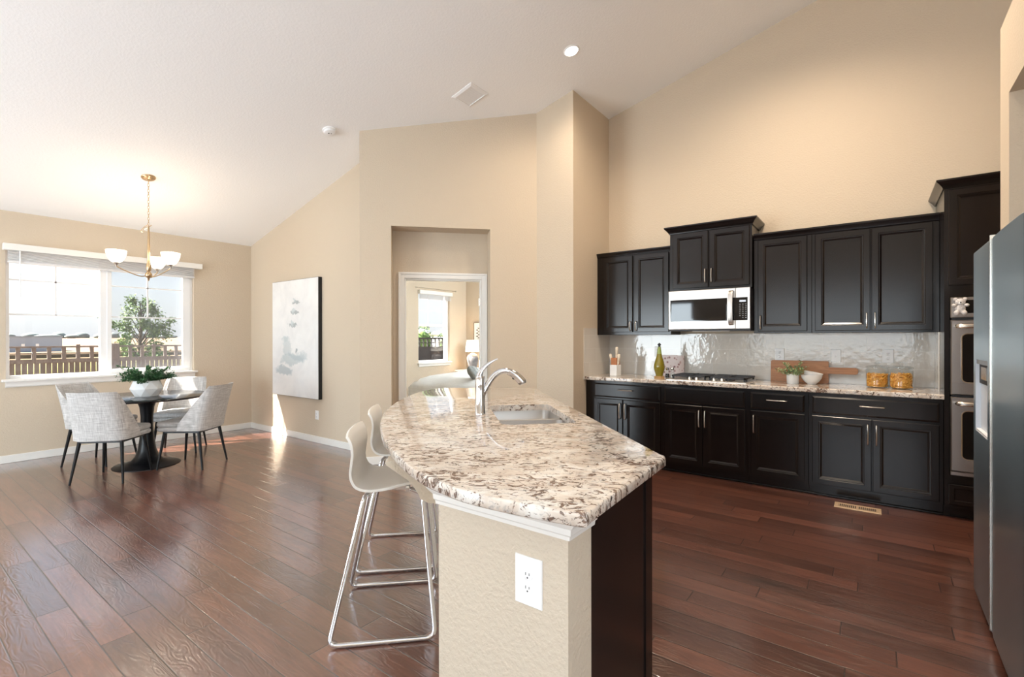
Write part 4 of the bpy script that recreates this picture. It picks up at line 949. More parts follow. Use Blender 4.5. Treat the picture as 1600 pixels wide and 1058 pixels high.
# white moulding under the counter end
tr = MB(); rs = []
e0 = (1.165, 1.174); 
for d, z in ((0.0, 0.798), (0.010, 0.800), (0.012, 0.812), (0.018, 0.818), (0.020, 0.835), (0.036, 0.852), (0.042, 0.860), (0.042, 0.886)):
    rs.append([(1.165-d, 1.174+d*0.4, z), (1.165-d, 0.674-d, z), (1.305+d*0.0, 0.674-d, z), (1.305, 0.676, z), (1.167, 0.676, z), (1.167, 1.174, z)])
struct('trim_3', tr.rings(rs), M['trim'], smooth=20, label='white moulding under the island counter')
# cabinets under the island
ic = thing('island_cabinet', 'black cabinet of the island under the granite counter with sink', 'cabinet', (*I(2.9, 0.45), 0), IR)
obj('body', MB().prism([(1.303, 0.676), (1.772, 0.676), I(1.747, 0.765), I(4.08, 0.765), I(4.08, 0.137), (1.303, 1.303-0.137*SQ2)], 0.0, 0.70).prism([(1.303, 0.676), (1.772, 0.676), I(1.747, 0.765), I(2.345, 0.765), I(2.345, 0.137), (1.303, 1.303-0.137*SQ2)], 0.70, 0.8862).prism([I(3.13, 0.137), I(3.13, 0.765), I(4.08, 0.765), I(4.08, 0.137)], 0.70, 0.8862).prism([I(2.345, 0.735), I(2.345, 0.765), I(3.13, 0.765), I(3.13, 0.735)], 0.70, 0.8862).prism([I(2.345, 0.137), I(2.345, 0.16), I(3.13, 0.16), I(3.13, 0.137)], 0.70, 0.8862), M['cab'], ic, world=True, smooth=0)
obj('end_stile', MB().prism([(1.728, 0.671), (1.790, 0.671), (1.803, 0.684), (1.772, 0.700), (1.728, 0.676)], 0.0, 0.8862), M['cab'], ic, world=True, smooth=20)
def ipanel(name, u0, u1, z0, z1, prof):
    o = Vector((*I(u0, 0.765), z0)); U = Vector((1/SQ2, 1/SQ2, 0)); N = Vector((1/SQ2, -1/SQ2, 0))
    return obj(name, MB().panel(o, U, (0, 0, 1), N, u1-u0, z1-z0, prof), M['cab'], ic, world=True, smooth=25)
uu = 1.80
for k, wdt in enumerate((0.48, 0.44, 0.44, 0.44, 0.42)):
    p = ipanel('door', uu, uu+wdt-0.01, 0.108, 0.690, DOORP); ipanel('drawer', uu, uu+wdt-0.01, 0.708, 0.857, DRAWP)
    uu += wdt+0.008
# granite counter with the sink cut-out
arc = [(1.062, 0.561), (1.052, 0.592), (1.044, 0.637), (1.033, 0.707), (1.021, 0.824), (1.019, 0.939), (1.035, 1.031), (1.063, 1.143), (1.106, 1.252), (1.171, 1.387), (1.261, 1.548), (1.370, 1.719), (1.498, 1.904), (1.654, 2.097), (1.840, 2.298), (2.043, 2.481), (2.332, 2.706), (2.609, 2.877), (2.840, 2.970), (2.985, 2.985), (3.085, 2.915), I(4.185, 0.25), I(4.185, 0.62)]
ring_arc = smooth_path([(p[0], p[1], 0) for p in arc], 3)
outl = [(p[0], p[1]) for p in ring_arc] + [I(4.10, 0.79), I(4.05, 0.806), I(1.69, 0.806), (1.760, 0.613), (1.735, 0.600), (1.10, 0.566)]
outl = [Vector(p) for p in outl]
def offset(poly, d):
    n = len(poly); out = []
    A = sum(poly[i].x*poly[(i+1) % n].y - poly[(i+1) % n].x*poly[i].y for i in range(n)); sg = 1 if A > 0 else -1
    for i in range(n):
        e1 = (poly[i]-poly[i-1]).normalized(); e2 = (poly[(i+1) % n]-poly[i]).normalized()
        n1 = Vector((-e1.y, e1.x))*sg; n2 = Vector((-e2.y, e2.x))*sg; nn = (n1+n2); nn = nn.normalized() if nn.length > 1e-6 else n1
        out.append(poly[i] + nn*d/max(0.5, nn.dot(n1)))
    return out
su0, su1, sv0, sv1 = 2.382, 3.086, 0.300, 0.690
hole = []
for cu, cv, a0 in ((su1-0.05, sv1-0.05, 0), (su0+0.05, sv1-0.05, 90), (su0+0.05, sv0+0.05, 180), (su1-0.05, sv0+0.05, 270)):
    for k in range(6):
        a = R(a0 + k*18); hole.append(Vector(I(cu+0.05*math.cos(a), cv+0.05*math.sin(a))))
def slab(outer, hole, z0, z1):
    bm = bmesh.new()
    def loop(pts, z):
        vs = [bm.verts.new((p[0], p[1], z)) for p in pts]; return vs, [bm.edges.new((vs[i], vs[(i+1) % len(vs)])) for i in range(len(vs))]
    ins = offset(outer, 0.007)
    tv, te = loop(ins, z1); hv, he = loop(hole, z1); bmesh.ops.triangle_fill(bm, use_beauty=True, edges=te+he)
    bv, be = loop(ins, z0); gv, ge = loop(hole, z0); bmesh.ops.triangle_fill(bm, use_beauty=True, edges=be+ge)
    m1 = [bm.verts.new((p[0], p[1], z1-0.007)) for p in outer]; m2 = [bm.verts.new((p[0], p[1], z0+0.007)) for p in outer]
    mid = [bm.verts.new((*(outer[i]*0.7+ins[i]*0.3), z1-0.0018)) for i in range(len(outer))]
    for A_, B_ in ((tv, mid), (mid, m1), (m1, m2), (m2, bv), (hv, gv)):
        n = len(A_)
        for i in range(n): bm.faces.new((A_[i], A_[(i+1) % n], B_[(i+1) % n], B_[i]))
    bmesh.ops.recalc_face_normals(bm, faces=bm.faces[:])
    me = bpy.data.meshes.new('island_counter'); bm.to_mesh(me); bm.free(); return me
me = slab(outl, hole, 0.887, 0.925); me.materials.append(M['granite'])
me.polygons.foreach_set('use_smooth', [True]*len(me.polygons)); me.set_sharp_from_angle(angle=R(50))
ico = bpy.data.objects.new('island_counter', me); COL.objects.link(ico)
tag(ico, 'rounded speckled granite counter top of the kitchen island', 'countertop')
# sink
sk = thing('kitchen_sink', 'double-bowl stainless undermount sink in the island counter', 'sink', (*I(2.73, 0.495), 0.70), IR)
def bowl_mesh(u0, u1, v0, v1, zb_, zt_):
    rs = []
    def ring(ins, z, r_):
        out = []
        for cu, cv, a0 in ((u1-ins-r_, v1-ins-r_, 0), (u0+ins+r_, v1-ins-r_, 90), (u0+ins+r_, v0+ins+r_, 180), (u1-ins-r_, v0+ins+r_, 270)):
            for k in range(6): a = R(a0+k*18); out.append((*I(cu+r_*math.cos(a), cv+r_*math.sin(a)), z))
        return out
    return [ring(-0.012, zt_, 0.06), ring(0.0, zt_, 0.05), ring(0.004, zb_+0.03, 0.05), ring(0.03, zb_, 0.05)]
for (a, b_) in ((2.378, 2.722), (2.746, 3.09)):
    obj('basin', MB().rings(bowl_mesh(a, b_, 0.296, 0.694, 0.715, 0.8865 if True else 0), cap0=False), M['steel'], sk, world=True, smooth=50)
    c0 = I((a+b_)/2, 0.49); obj('drain', MB().lathe([(0.045, 0.7155), (0.045, 0.718), (0.032, 0.7185), (0.03, 0.7165)], (c0[0], c0[1], 0), 24), M['chrome'], sk, world=True)
obj('divider', MB().rings([[(*I(2.714, v), 0.80) for v in (0.30, 0.69)] + [(*I(2.754, v), 0.80) for v in (0.69, 0.30)], [(*I(2.722, v), 0.868) for v in (0.30, 0.69)] + [(*I(2.746, v), 0.868) for v in (0.69, 0.30)], [(*I(2.730, v), 0.872) for v in (0.30, 0.69)] + [(*I(2.738, v), 0.872) for v in (0.69, 0.30)]]), M['steel'], sk, world=True)
# faucet; local y axis points away from the bowl, so the spout runs along -y
fc = thing('kitchen_faucet', 'chrome pull-out kitchen faucet standing behind the island sink', 'faucet', (*I(2.743, 0.222), 0.9252), IR)
obj('faucet_body', MB().lathe([(0.031, 0), (0.031, 0.006), (0.0285, 0.010), (0.028, 0.16), (0.0275, 0.205), (0.024, 0.214)], n=28), M['chrome'], fc, smooth=40)
sp = smooth_path([(0, -0.006, 0.095), (0, -0.036, 0.155), (0, -0.076, 0.213), (0, -0.118, 0.240), (0, -0.160, 0.240), (0, -0.203, 0.216), (0, -0.238, 0.180)], 5)
obj('spout', MB().tube(sp, [0.017]*len(sp), 14), M['chrome'], fc, smooth=60)
sp2 = smooth_path([(0, -0.160, 0.240), (0, -0.203, 0.216), (0, -0.238, 0.180), (0, -0.246, 0.168)], 4)
sh = obj('spray_head', MB().tube(sp2, [0.019, 0.020, 0.021, 0.022, 0.023, 0.023, 0.024, 0.0245, 0.025, 0.0245, 0.0235, 0.022, 0.021][:len(sp2)], 14), M['chrome'], fc, smooth=60)
obj('spray_button', MB().ball((0, -0.196, 0.199), (0.008, 0.014, 0.008), 10, 6), M['rubber'], sh)
lv = smooth_path([(0, 0.004, 0.205), (0, -0.004, 0.235), (0, -0.034, 0.272), (0, -0.075, 0.300), (0, -0.100, 0.310)], 5)
obj('lever', MB().tube(lv, [0.020-0.0145*min(1, i/(len(lv)-1)*1.25) for i in range(len(lv))], 12), M['chrome'], fc, smooth=60)
outlet('white duplex outlet on the island end wall below the counter', (1.165, 0.805, 0.647), (0, -1, 0), NX, w=0.094, h=0.142)

# ------------------------------------------------------------------ bar stools
def make_stool(label):
    t = thing('bar_stool', label, 'stool', (*I(2.47, -0.27), 0), IR, 'white shell bar stools at the island')
    # local: +x along island, -y towards the counter
    prof = [(-0.155, 0.655), (-0.150, 0.668), (-0.10, 0.668), (-0.02, 0.655), (0.05, 0.650), (0.105, 0.662), (0.137, 0.695), (0.147, 0.74), (0.142, 0.79), (0.138, 0.835), (0.145, 0.88), (0.162, 0.918)]
    P = smooth_path([(0, y, z) for y, z in prof], 4); nx = 15; top = []; 
    N = len(P)
    def width(i):
        s = i/(N-1)
        w = 0.150 + 0.060*min(1, s/0.25) if s < 0.25 else 0.210
        if s > 0.80: w = 0.212 - 0.006*((s-0.80)/0.20)**2.2
        return w
    surf = []
    for i, p in enumerate(P):
        row = []
        for j in range(nx):
            a = -1+2*j/(nx-1); s = i/(N-1)
            curl = 0.016*a*a
            yy = p[1] + (-curl*1.0 if s > 0.55 else -curl*1.0*max(0, (s-0.35)/0.2)); zz = p[2] + (curl*0.9 if s < 0.45 else curl*0.9*max(0, 1-(s-0.45)/0.2))
            if s > 0.92: zz -= 0.008*abs(a)**6*(s-0.92)/0.08
            row.append((width(i)*a, yy, zz))
        surf.append(row)
    b = MB().grid(surf)
    so = obj('seat_shell', b, M['shell'], t, smooth=80)
    m2 = so.modifiers.new('thick', 'SOLIDIFY'); m2.thickness = 0.011; m2.offset = 0
    m3 = so.modifiers.new('round', 'BEVEL'); m3.width = 0.004; m3.segments = 2; m3.limit_method = 'ANGLE'; m3.angle_limit = R(60)
    pr = 0.0105
    for sx in (-1, 1):
        pts = [(sx*0.10, 0.06, 0.628), (sx*0.150, 0.080, 0.622), (sx*0.262, 0.215, 0.0115), (sx*0.262, -0.245, 0.0115), (sx*0.158, -0.186, 0.628), (sx*0.10, -0.13, 0.634)]
        obj('leg', MB().tube(fillet(pts, 0.042, 6), pr, 10), M['chrome'], t, smooth=60)
    obj('seat_bracket', MB().box(-0.11, 0.11, -0.125, -0.105, 0.622, 0.640).box(-0.11, 0.11, 0.045, 0.065, 0.622, 0.640).box(-0.09, -0.07, -0.12, 0.06, 0.628, 0.645).box(0.07, 0.09, -0.12, 0.06, 0.628, 0.645), M['chrome'], t)
    return t
st0 = make_stool('white shell bar stool with chrome sled base nearest the outlet wall')
copy_tree(st0, (*I(3.145, -0.27), 0), IR, 'white shell bar stool farther along the counter toward the bedroom doorway')

# ------------------------------------------------------------------ painting
pt = thing('wall_painting', 'large pale abstract canvas with grey-blue shapes on the tan wall', 'painting', (XP, 6.25, 1.35))
py0, py1, pz0, pz1 = 6.824, 5.677, 0.568, 2.142
def mk_canvas():
    t = NT('painted_canvas'); v = t.coord(); n = t.noise(v, 3.0, 5, 0.6, 0.5)
    c = t.ramp(n, [(0.3, (0.70, 0.70, 0.70, 1)), (0.55, (0.78, 0.775, 0.765, 1)), (0.75, (0.82, 0.815, 0.80, 1))])
    sp_ = t.n('SeparateXYZ'); tc = t.n('TexCoord'); t.l(tc.outputs['Object'], sp_.inputs[0]); w1 = t.math('MULTIPLY', t.math('SUBTRACT', t.noise(v, 5.0, 4, 0.65), 0.5), 0.34); mpz = t.n('Mapping'); mpz.inputs['Location'].default_value = (5, 3, 2); t.l(v, mpz.inputs[0]); w2 = t.math('MULTIPLY', t.math('SUBTRACT', t.noise(mpz.outputs[0], 5.0, 4, 0.65), 0.5), 0.22)
    Y, Z = t.math('ADD', sp_.outputs[1], w1), t.math('ADD', sp_.outputs[2], w2)
    dn = t.math('MULTIPLY', t.math('SUBTRACT', t.noise(v, 7, 4, 0.65), 0.5), 1.4)
    def blob(c, cy, cz, ry, rz, col, amt, wob=0.8, slant=0.0):
        zz = t.math('ADD', Z, t.math('MULTIPLY', t.math('SUBTRACT', Y, cy), slant))
        a = t.math('POWER', t.math('DIVIDE', t.math('ABSOLUTE', t.math('SUBTRACT', Y, cy)), ry), 2.0); b = t.math('POWER', t.math('DIVIDE', t.math('ABSOLUTE', t.math('SUBTRACT', zz, cz)), rz), 2.0)
        d = t.math('ADD', t.math('ADD', a, b), t.math('MULTIPLY', dn, wob))
        f = t.ramp(d, [(0.45, amt), (1.0, 0.0)])
        return t.mix(f, c, col)
    # local coordinates: centre (y = 6.25, z = 1.35); left of the picture is +y
    g1, g2, g3 = (0.40, 0.47, 0.50, 1), (0.52, 0.57, 0.58, 1), (0.28, 0.32, 0.33, 1)
    c = blob(c, 0.02, -0.27, 0.36, 0.085, g2, 0.9, 1.0, 0.10); c = blob(c, -0.02, -0.24, 0.25, 0.05, g1, 0.55, 1.0, -0.1)
    c = blob(c, 0.26, -0.44, 0.24, 0.075, g1, 0.75, 0.8, -0.12); c = blob(c, 0.18, -0.10, 0.11, 0.13, g2, 0.7, 1.4); c = blob(c, 0.22, -0.02, 0.09, 0.05, g2, 0.8, 1.2)
    c = blob(c, -0.04, -0.165, 0.05, 0.022, g3, 0.8, 0.6)
    for cy, cz in ((-0.05, 0.485), (-0.02, 0.335), (0.03, 0.19)):
        c = blob(c, cy, cz, 0.12, 0.026, g3, 0.75, 0.9, 0.15 if cz > 0.4 else -0.1); c = blob(c, cy+0.03, cz+0.03, 0.035, 0.045, g2, 0.8, 0.9)
    t.bump(t.noise(v, 45, 4, 0.7), 0.25, 0.004)
    return t.set(Base_Color=c, Roughness=0.6)
obj('canvas', MB().panel((XP-0.050, py0-0.004, pz0+0.004), (0, -1, 0), (0, 0, 1), NX, py0-py1-0.008, pz1-pz0-0.008, [(0, 0), (0, 0.006), (0.002, 0.008)]), mk_canvas(), pt, world=True)
obj('frame', MB().box(XP-0.052, XP-0.002, py1, py0, pz0, pz1), M['rubber'], pt, world=True, bevel=0.003)

# ------------------------------------------------------------------ dining set
TC = (1.85, 6.262)
tb = thing('dining_table', 'round black pedestal table by the wide window', 'table', (*TC, 0))
obj('tabletop', MB().lathe([(0.54, 0.716), (0.565, 0.727), (0.570, 0.733), (0.568, 0.738), (0.562, 0.740)], n=72), M['blackgloss'], tb, smooth=30)
obj('pedestal', MB().lathe([(0.30, 0.0), (0.30, 0.006), (0.27, 0.014), (0.20, 0.030), (0.14, 0.055), (0.105, 0.10), (0.082, 0.17), (0.066, 0.28), (0.056, 0.42), (0.056, 0.52), (0.066, 0.62), (0.090, 0.69), (0.12, 0.7165)], n=48), M['black'], tb, smooth=50)
vs_ = thing('faceted_planter', 'white faceted bowl planter with green plant on the black table', 'plant', (TC[0]-0.005, TC[1]-0.01, 0.7402))
n_ = 8; rs = []
def pr_(r, z, ph): return [(r*math.cos(2*PI*(k+ph)/n_), r*math.sin(2*PI*(k+ph)/n_), z) for k in range(n_)]
b = MB(); A_, B_, C_ = pr_(0.105, 0, 0), pr_(0.148, 0.080, 0.5), pr_(0.120, 0.165, 0)
b.add(A_+B_+C_, [tuple(range(n_))[::-1]] + [f for k in range(n_) for f in ((k, (k+1) % n_, n_+k), ((k+1) % n_, n_+(k+1) % n_, n_+k), (n_+k, 2*n_+(k+1) % n_, 2*n_+k), (n_+k, n_+(k+1) % n_, 2*n_+(k+1) % n_))])
D_ = pr_(0.108, 0.165, 0); E_ = pr_(0.110, 0.140, 0)
b.rings([C_, D_, E_], cap0=False); obj('bowl', b, M['matte_white'], vs_, smooth=0)
bush(vs_, (0, 0, 0.138), 0.27, 80, 0.034, M['leaf_dark'], 34, 0.62, 11, 0.5, 0.0)

def make_chair(label):
    t = thing('dining_chair', label, 'chair', (0, 0, 0), 0, 'grey dining chairs around the black table')
    # local: +y is the way the sitter faces
    hw, yb, yf = 0.235, -0.245, 0.02
    path = smooth_path([(-hw, yf, 0), (-hw-0.004, -0.10, 0), (-hw+0.012, -0.185, 0), (-0.15, -0.235, 0), (0, -0.252, 0), (0.15, -0.235, 0), (hw-0.012, -0.185, 0), (hw+0.004, -0.10, 0), (hw, yf, 0)], 5)
    n = len(path); b = MB(); no, ni = [], []; H = 9
    def top(k):
        y = path[k][1]
        t_ = (y - (-0.185))/(yf+0.185)             # 0 at the back corners, 1 at the front of the wings
        return 0.865 if t_ <= 0 else 0.865 - (0.865-0.475)*min(1, t_)
    cen = Vector((0, -0.02, 0))
    def ring(k, off):
        p = Vector(path[k]); a = Vector(path[max(0, k-1)]); c = Vector(path[min(n-1, k+1)]); tt = (c-a).normalized(); nn = Vector((-tt.y, tt.x, 0))
        if nn.dot(p-cen) < 0: nn = -nn
        out = []
        for i in range(H+1):
            z = 0.405 + (top(k)-0.405)*i/H; h = (z-0.405)/0.46
            lean = -0.115*h**1.15; pinch = 1 - 0.06*h
            out.append(((p.x*pinch) + nn.x*off, p.y + nn.y*off + lean, z - (0.010 if off else 0)*(1 if i == H else 0)))
        return out
    O = [ring(k, 0.0) for k in range(n)]; Ii = [ring(k, -0.040) for k in range(n)]
    rs = [O[k] + Ii[k][::-1] for k in range(n)]
    ob_ = obj('backrest', MB().rings(rs), M['fabric'], t, smooth=60, bevel=0.009)
    # cushion and base layer, rounded rectangles
    def pad(z0, z1, w0, y0, y1, rnd_, mat, name):
        rs = []
        for z, e in ((z0, 0.010), (z0+0.010, 0.0), (z1-0.016, 0.0), (z1-0.005, 0.008), (z1, 0.030), (z1+0.006, 0.10)):
            ring = []
            for cx, cy, a0 in ((w0-rnd_, y1-rnd_, 0), (-w0+rnd_, y1-rnd_, 90), (-w0+rnd_+0.02, y0+rnd_, 180), (w0-rnd_-0.02, y0+rnd_, 270)):
                for k in range(6):
                    a = R(a0+k*18); ring.append((cx+(rnd_-e)*math.cos(a) if abs(rnd_) > e else cx*(1-(e-rnd_)/w0*1.0), cy+(rnd_-e)*math.sin(a) if rnd_ > e else cy*(1-(e-rnd_)/w0), z))
            rs.append(ring)
        return obj(name, MB().rings(rs), mat, t, smooth=60)
    pad(0.395, 0.440, 0.232, -0.230, 0.255, 0.075, M['fabric'], 'seat')
    pad(0.441, 0.492, 0.226, -0.200, 0.262, 0.075, M['fabric'], 'cushion')
    obj('under_frame', MB().box(-0.19, 0.19, 0.165, 0.185, 0.375, 0.395).box(-0.19, 0.19, -0.185, -0.165, 0.375, 0.395).box(-0.19, -0.17, -0.18, 0.18, 0.375, 0.395).box(0.17, 0.19, -0.18, 0.18, 0.375, 0.395), M['black'], t)
    for sx in (-1, 1):
        for (ay, by) in ((0.175, 0.225), (-0.175, -0.235)):
            obj('leg', MB().tube([(sx*0.178, ay, 0.385), (sx*0.222, by, 0.0015)], [0.0165, 0.0095], 10), M['black'], t)
    return t
def face(dx, dy): return math.atan2(dy, dx) - PI/2
ch = make_chair('grey tweed dining chair in front of the table with its back to the room')
ch.location = (1.480, 5.945, 0); ch.rotation_euler = (0, 0, face(0.70, 0.71))
CG = 'grey dining chairs around the black table'
copy_tree(ch, (1.590, 6.795, 0), face(0.62, -0.78), 'grey tweed dining chair left of the table under the window', CG)
copy_tree(ch, (2.140, 5.855, 0), face(-0.61, 0.79), 'grey tweed dining chair right of the table seen from its side', CG)
copy_tree(ch, (2.315, 6.715, 0), face(-0.56, -0.83), 'grey tweed dining chair behind the table partly in sunlight', CG)

# ------------------------------------------------------------------ chandelier
chd = (1.8645, 6.250); cz = ceil_z(chd)
cd = thing('chandelier', 'brushed brass three-light chandelier with white glass shades over the table', 'chandelier', (*chd, cz))
tilt = Matrix.Rotation(-math.atan(SL), 4, 'X')
cp_ = MB().lathe([(0.066, 0.0), (0.066, -0.008), (0.058, -0.018), (0.030, -0.026), (0.012, -0.030), (0.010, -0.045)], n=32); cp_.v = [tuple(tilt @ Vector(p)) for p in cp_.v]
obj('canopy', cp_, M['bronze'], cd, smooth=40)
zr = 2.560 - cz
lk = MB(); z = -0.040; k = 0
while z > zr:
    pts = []
    for i in range(12):
        a = 2*PI*i/12; u = 0.008*math.cos(a); v_ = 0.019*math.sin(a)
        pts.append((u, 0, z-0.016+v_) if k % 2 else (0, u, z-0.016+v_))
    lk.tube(pts, 0.0022, 5, closed=True); z -= 0.030; k += 1
obj('chain', lk, M['bronze'], cd)
obj('wire_knot', MB().tube(smooth_path([(0, 0, zr+0.02), (-0.03, 0.04, zr-0.01), (-0.05, 0.06, zr-0.05), (-0.035, 0.045, zr-0.06), (-0.03, 0.035, zr-0.03), (0, 0, zr-0.01), (0.02, -0.025, zr+0.015)], 4), 0.004, 6), M['bronze'], cd)
zh = 2.03 - cz
obj('stem', MB().lathe([(0.004, zr+0.005), (0.009, zr-0.01), (0.011, zh+0.40), (0.014, zh+0.14), (0.022, zh+0.11), (0.024, zh+0.06), (0.014, zh+0.045), (0.030, zh+0.02), (0.034, zh), (0.024, zh-0.018), (0.010, zh-0.03), (0.008, zh-0.05), (0.002, zh-0.056)], n=20), M['bronze'], cd, smooth=50)
for ang in (R(-183.4), R(-63.4), R(56.6)):
    L_ = 0.275
    d = Vector((math.cos(ang), math.sin(ang), 0))
    pts = smooth_path([(d.x*0.015, d.y*0.015, zh), (d.x*0.07, d.y*0.07, zh-0.012), (d.x*0.15, d.y*0.15, zh+0.012), (d.x*(L_-0.02), d.y*(L_-0.02), zh+0.060), (d.x*L_, d.y*L_, zh+0.085)], 5)
    obj('arm', MB().tube(pts, 0.0055, 8), M['bronze'], cd, smooth=60)
    c_ = (d.x*L_, d.y*L_, zh+0.075)
    cup = obj('socket_cup', MB().lathe([(0.003, -0.012), (0.008, 0.0), (0.016, 0.022), (0.026, 0.034), (0.024, 0.040)], c_, 18), M['nickel'], cd)
    s_ = obj('glass_shade', MB().lathe([(0.026, 0.032), (0.050, 0.048), (0.074, 0.088), (0.086, 0.130), (0.089, 0.160), (0.086, 0.161), (0.082, 0.130), (0.070, 0.090), (0.046, 0.053)], c_, 28), M['shade_glow'], cd, smooth=60)
    light('chandelier_bulb', 'POINT', (chd[0]+c_[0], chd[1]+c_[1], cz+c_[2]+0.19), 4.0, (1.0, 0.80, 0.58), shadow_soft_size=0.035)

# ------------------------------------------------------------------ ceiling fixtures
tilt3 = Matrix.Rotation(-math.atan(SL), 4, 'X')
def can_light(label, x, y, group, power, cone=150):
    t = thing('recessed_light', label, 'ceiling light', (x, y, ceil_z((x, y))), 0, group)
    a = MB().lathe([(0.078, 0.0), (0.078, -0.004), (0.064, -0.009), (0.062, -0.004)], n=32); a.v = [tuple(tilt3 @ Vector(p)) for p in a.v]
    obj('trim_ring', a, M['plastic_white'], t, smooth=40)
    a = MB().lathe([(0.063, -0.0015), (0.060, -0.006), (0.002, -0.008)], n=28); a.v = [tuple(tilt3 @ Vector(p)) for p in a.v]
    obj('lens', a, M['bulb'], t, smooth=40)
    light('recessed_lamp', 'SPOT', (x, y, ceil_z((x, y))-0.03), power, (1.0, 0.82, 0.63), (0, 0.05, -1), spot_size=R(cone), spot_blend=0.9, shadow_soft_size=0.18)
LG = None
can_light('round lit recessed downlight in the sloped ceiling near the pillar', 4.074, 2.315, LG, 90)
can_light('round lit recessed downlight above the kitchen aisle', 4.07, 0.45, 'downlights over the kitchen', 350)
can_light('round lit recessed downlight above the kitchen aisle', 2.35, 0.45, 'downlights over the kitchen', 90)
vt = thing('ceiling_vent', 'square white air vent in the sloped ceiling', 'vent', (3.746, 3.314, ceil_z((0, 3.314))))
def tl(mb): mb.v = [tuple(tilt3 @ Vector(p)) for p in mb.v]; return mb
vw = 0.136
fr2 = MB(); rs = []
for e, z in ((0, 0.0), (0, -0.006), (0.022, -0.016), (0.030, -0.016), (0.030, -0.004)):
    rs.append([(sx*(vw-e), sy*(vw-e), z) for sx, sy in ((1, 1), (-1, 1), (-1, -1), (1, -1))])
obj('vent_frame', tl(MB().rings(rs, True, True)), M['plastic_white'], vt, smooth=0)
lv_ = MB()
for k in range(9):
    yy = -0.096+k*0.024; lv_.add([(-0.104, yy-0.009, -0.006), (0.104, yy-0.009, -0.006), (0.104, yy+0.009, -0.013), (-0.104, yy+0.009, -0.013), (-0.104, yy-0.009, -0.0045), (0.104, yy-0.009, -0.0045), (0.104, yy+0.009, -0.0115), (-0.104, yy+0.009, -0.0115)], [(0, 3, 2, 1), (4, 5, 6, 7), (0, 1, 5, 4), (1, 2, 6, 5), (2, 3, 7, 6), (3, 0, 4, 7)])
obj('louvers', tl(lv_), M['plastic_white'], vt, smooth=0)
sd = thing('smoke_detector', 'round white smoke detector on the ceiling near the angled wall corner', 'smoke detector', (2.936, 4.55, ceil_z((0, 4.55))))
obj('base', tl(MB().lathe([(0.068, 0), (0.068, -0.012), (0.064, -0.014)], n=32)), M['plastic_white'], sd)
obj('cover', tl(MB().lathe([(0.058, -0.014), (0.060, -0.020), (0.056, -0.036), (0.040, -0.042), (0.002, -0.043)], n=32)), M['plastic_white'], sd, smooth=40)
obj('sensor_slots', tl(MB().box(-0.02, -0.008, -0.005, 0.005, -0.0445, -0.042).box(0.004, 0.014, -0.012, -0.006, -0.0445, -0.042)), M['dark_slot'], sd)
# floor register by the cabinets
fv = thing('floor_register', 'beige metal floor register by the dark base cabinets', 'floor vent', (4.73, 0.09, 0))
fx0, fx1, fy0_, fy1_ = 4.655, 4.795, 0.253, -0.052
b = MB(); b.box(fx0, fx1, fy1_, fy0_, 0.0005, 0.002)
b2_ = MB(); rs = []
for e, z in ((0, 0.002), (0.004, 0.006), (0.028, 0.007), (0.030, 0.003)): rs.append([(fx0+e, fy1_+e, z), (fx1-e, fy1_+e, z), (fx1-e, fy0_-e, z), (fx0+e, fy0_-e, z)])
obj('register_frame', b2_.rings(rs, True, False), M['register'], fv, world=True, smooth=20)
obj('opening', MB().box(fx0+0.03, fx1-0.03, fy1_+0.03, fy0_-0.03, 0.0025, 0.0034), M['dark_slot'], fv, world=True)
b = MB()
for k in range(20):
    if k == 10: continue
    yy = fy1_+0.034+k*(fy0_-fy1_-0.068)/19; b.box(fx0+0.029, fx1-0.029, yy-0.0025, yy+0.0025, 0.0034, 0.0062)
yy = (fy0_+fy1_)/2; b.box(fx0+0.029, fx1-0.029, yy-0.009, yy+0.009, 0.0034, 0.0066)
obj('grille_bars', b, M['register'], fv, world=True, smooth=0)

# ------------------------------------------------------------------ outdoors
def mk_ground():
    t = NT('yard_and_field'); tc = t.n('TexCoord'); sp_ = t.n('SeparateXYZ'); t.l(tc.outputs['Object'], sp_.inputs[0]); Y = sp_.outputs[1]
    n = t.noise(t.coord(), 0.6, 4, 0.6); yy = t.math('ADD', Y, t.math('MULTIPLY', t.math('SUBTRACT', n, 0.5), 6.0))
    f1 = t.ramp(t.math('DIVIDE', yy, 400.0), [(0.040, (0.19, 0.135, 0.10, 1)), (0.048, (0.17, 0.185, 0.06, 1)), (0.16, (0.21, 0.20, 0.075, 1)), (0.30, (0.22, 0.16, 0.10, 1)), (0.80, (0.22, 0.155, 0.11, 1))])
    fine = t.ramp(t.noise(t.coord(), 9, 4, 0.7), [(0.3, 0.8), (0.7, 1.15)])
    return t.set(Base_Color=t.mix(1.0, f1, fine, 'MULTIPLY'), Roughness=0.95, Specular_IOR_Level=0.1)
g = MB(); prof = [(7.8, -0.45), (16, -0.5), (24, -0.65), (60, -1.3), (120, -2.2), (250, -3.6), (420, -2.0), (600, 2.6)]
rs = [[(-500, y, z), (900, y, z)] for y, z in prof]
gv = MB()
for a, b_ in zip(rs, rs[1:]): gv.add([a[0], a[1], b_[1], b_[0]], [(0, 1, 2, 3)])
gm = obj('ground', gv, mk_ground(), smooth=80); gm.modifiers.new('weld', 'WELD'); gm['kind'] = 'structure'; gm['label'] = 'yard and dry field outside the windows'

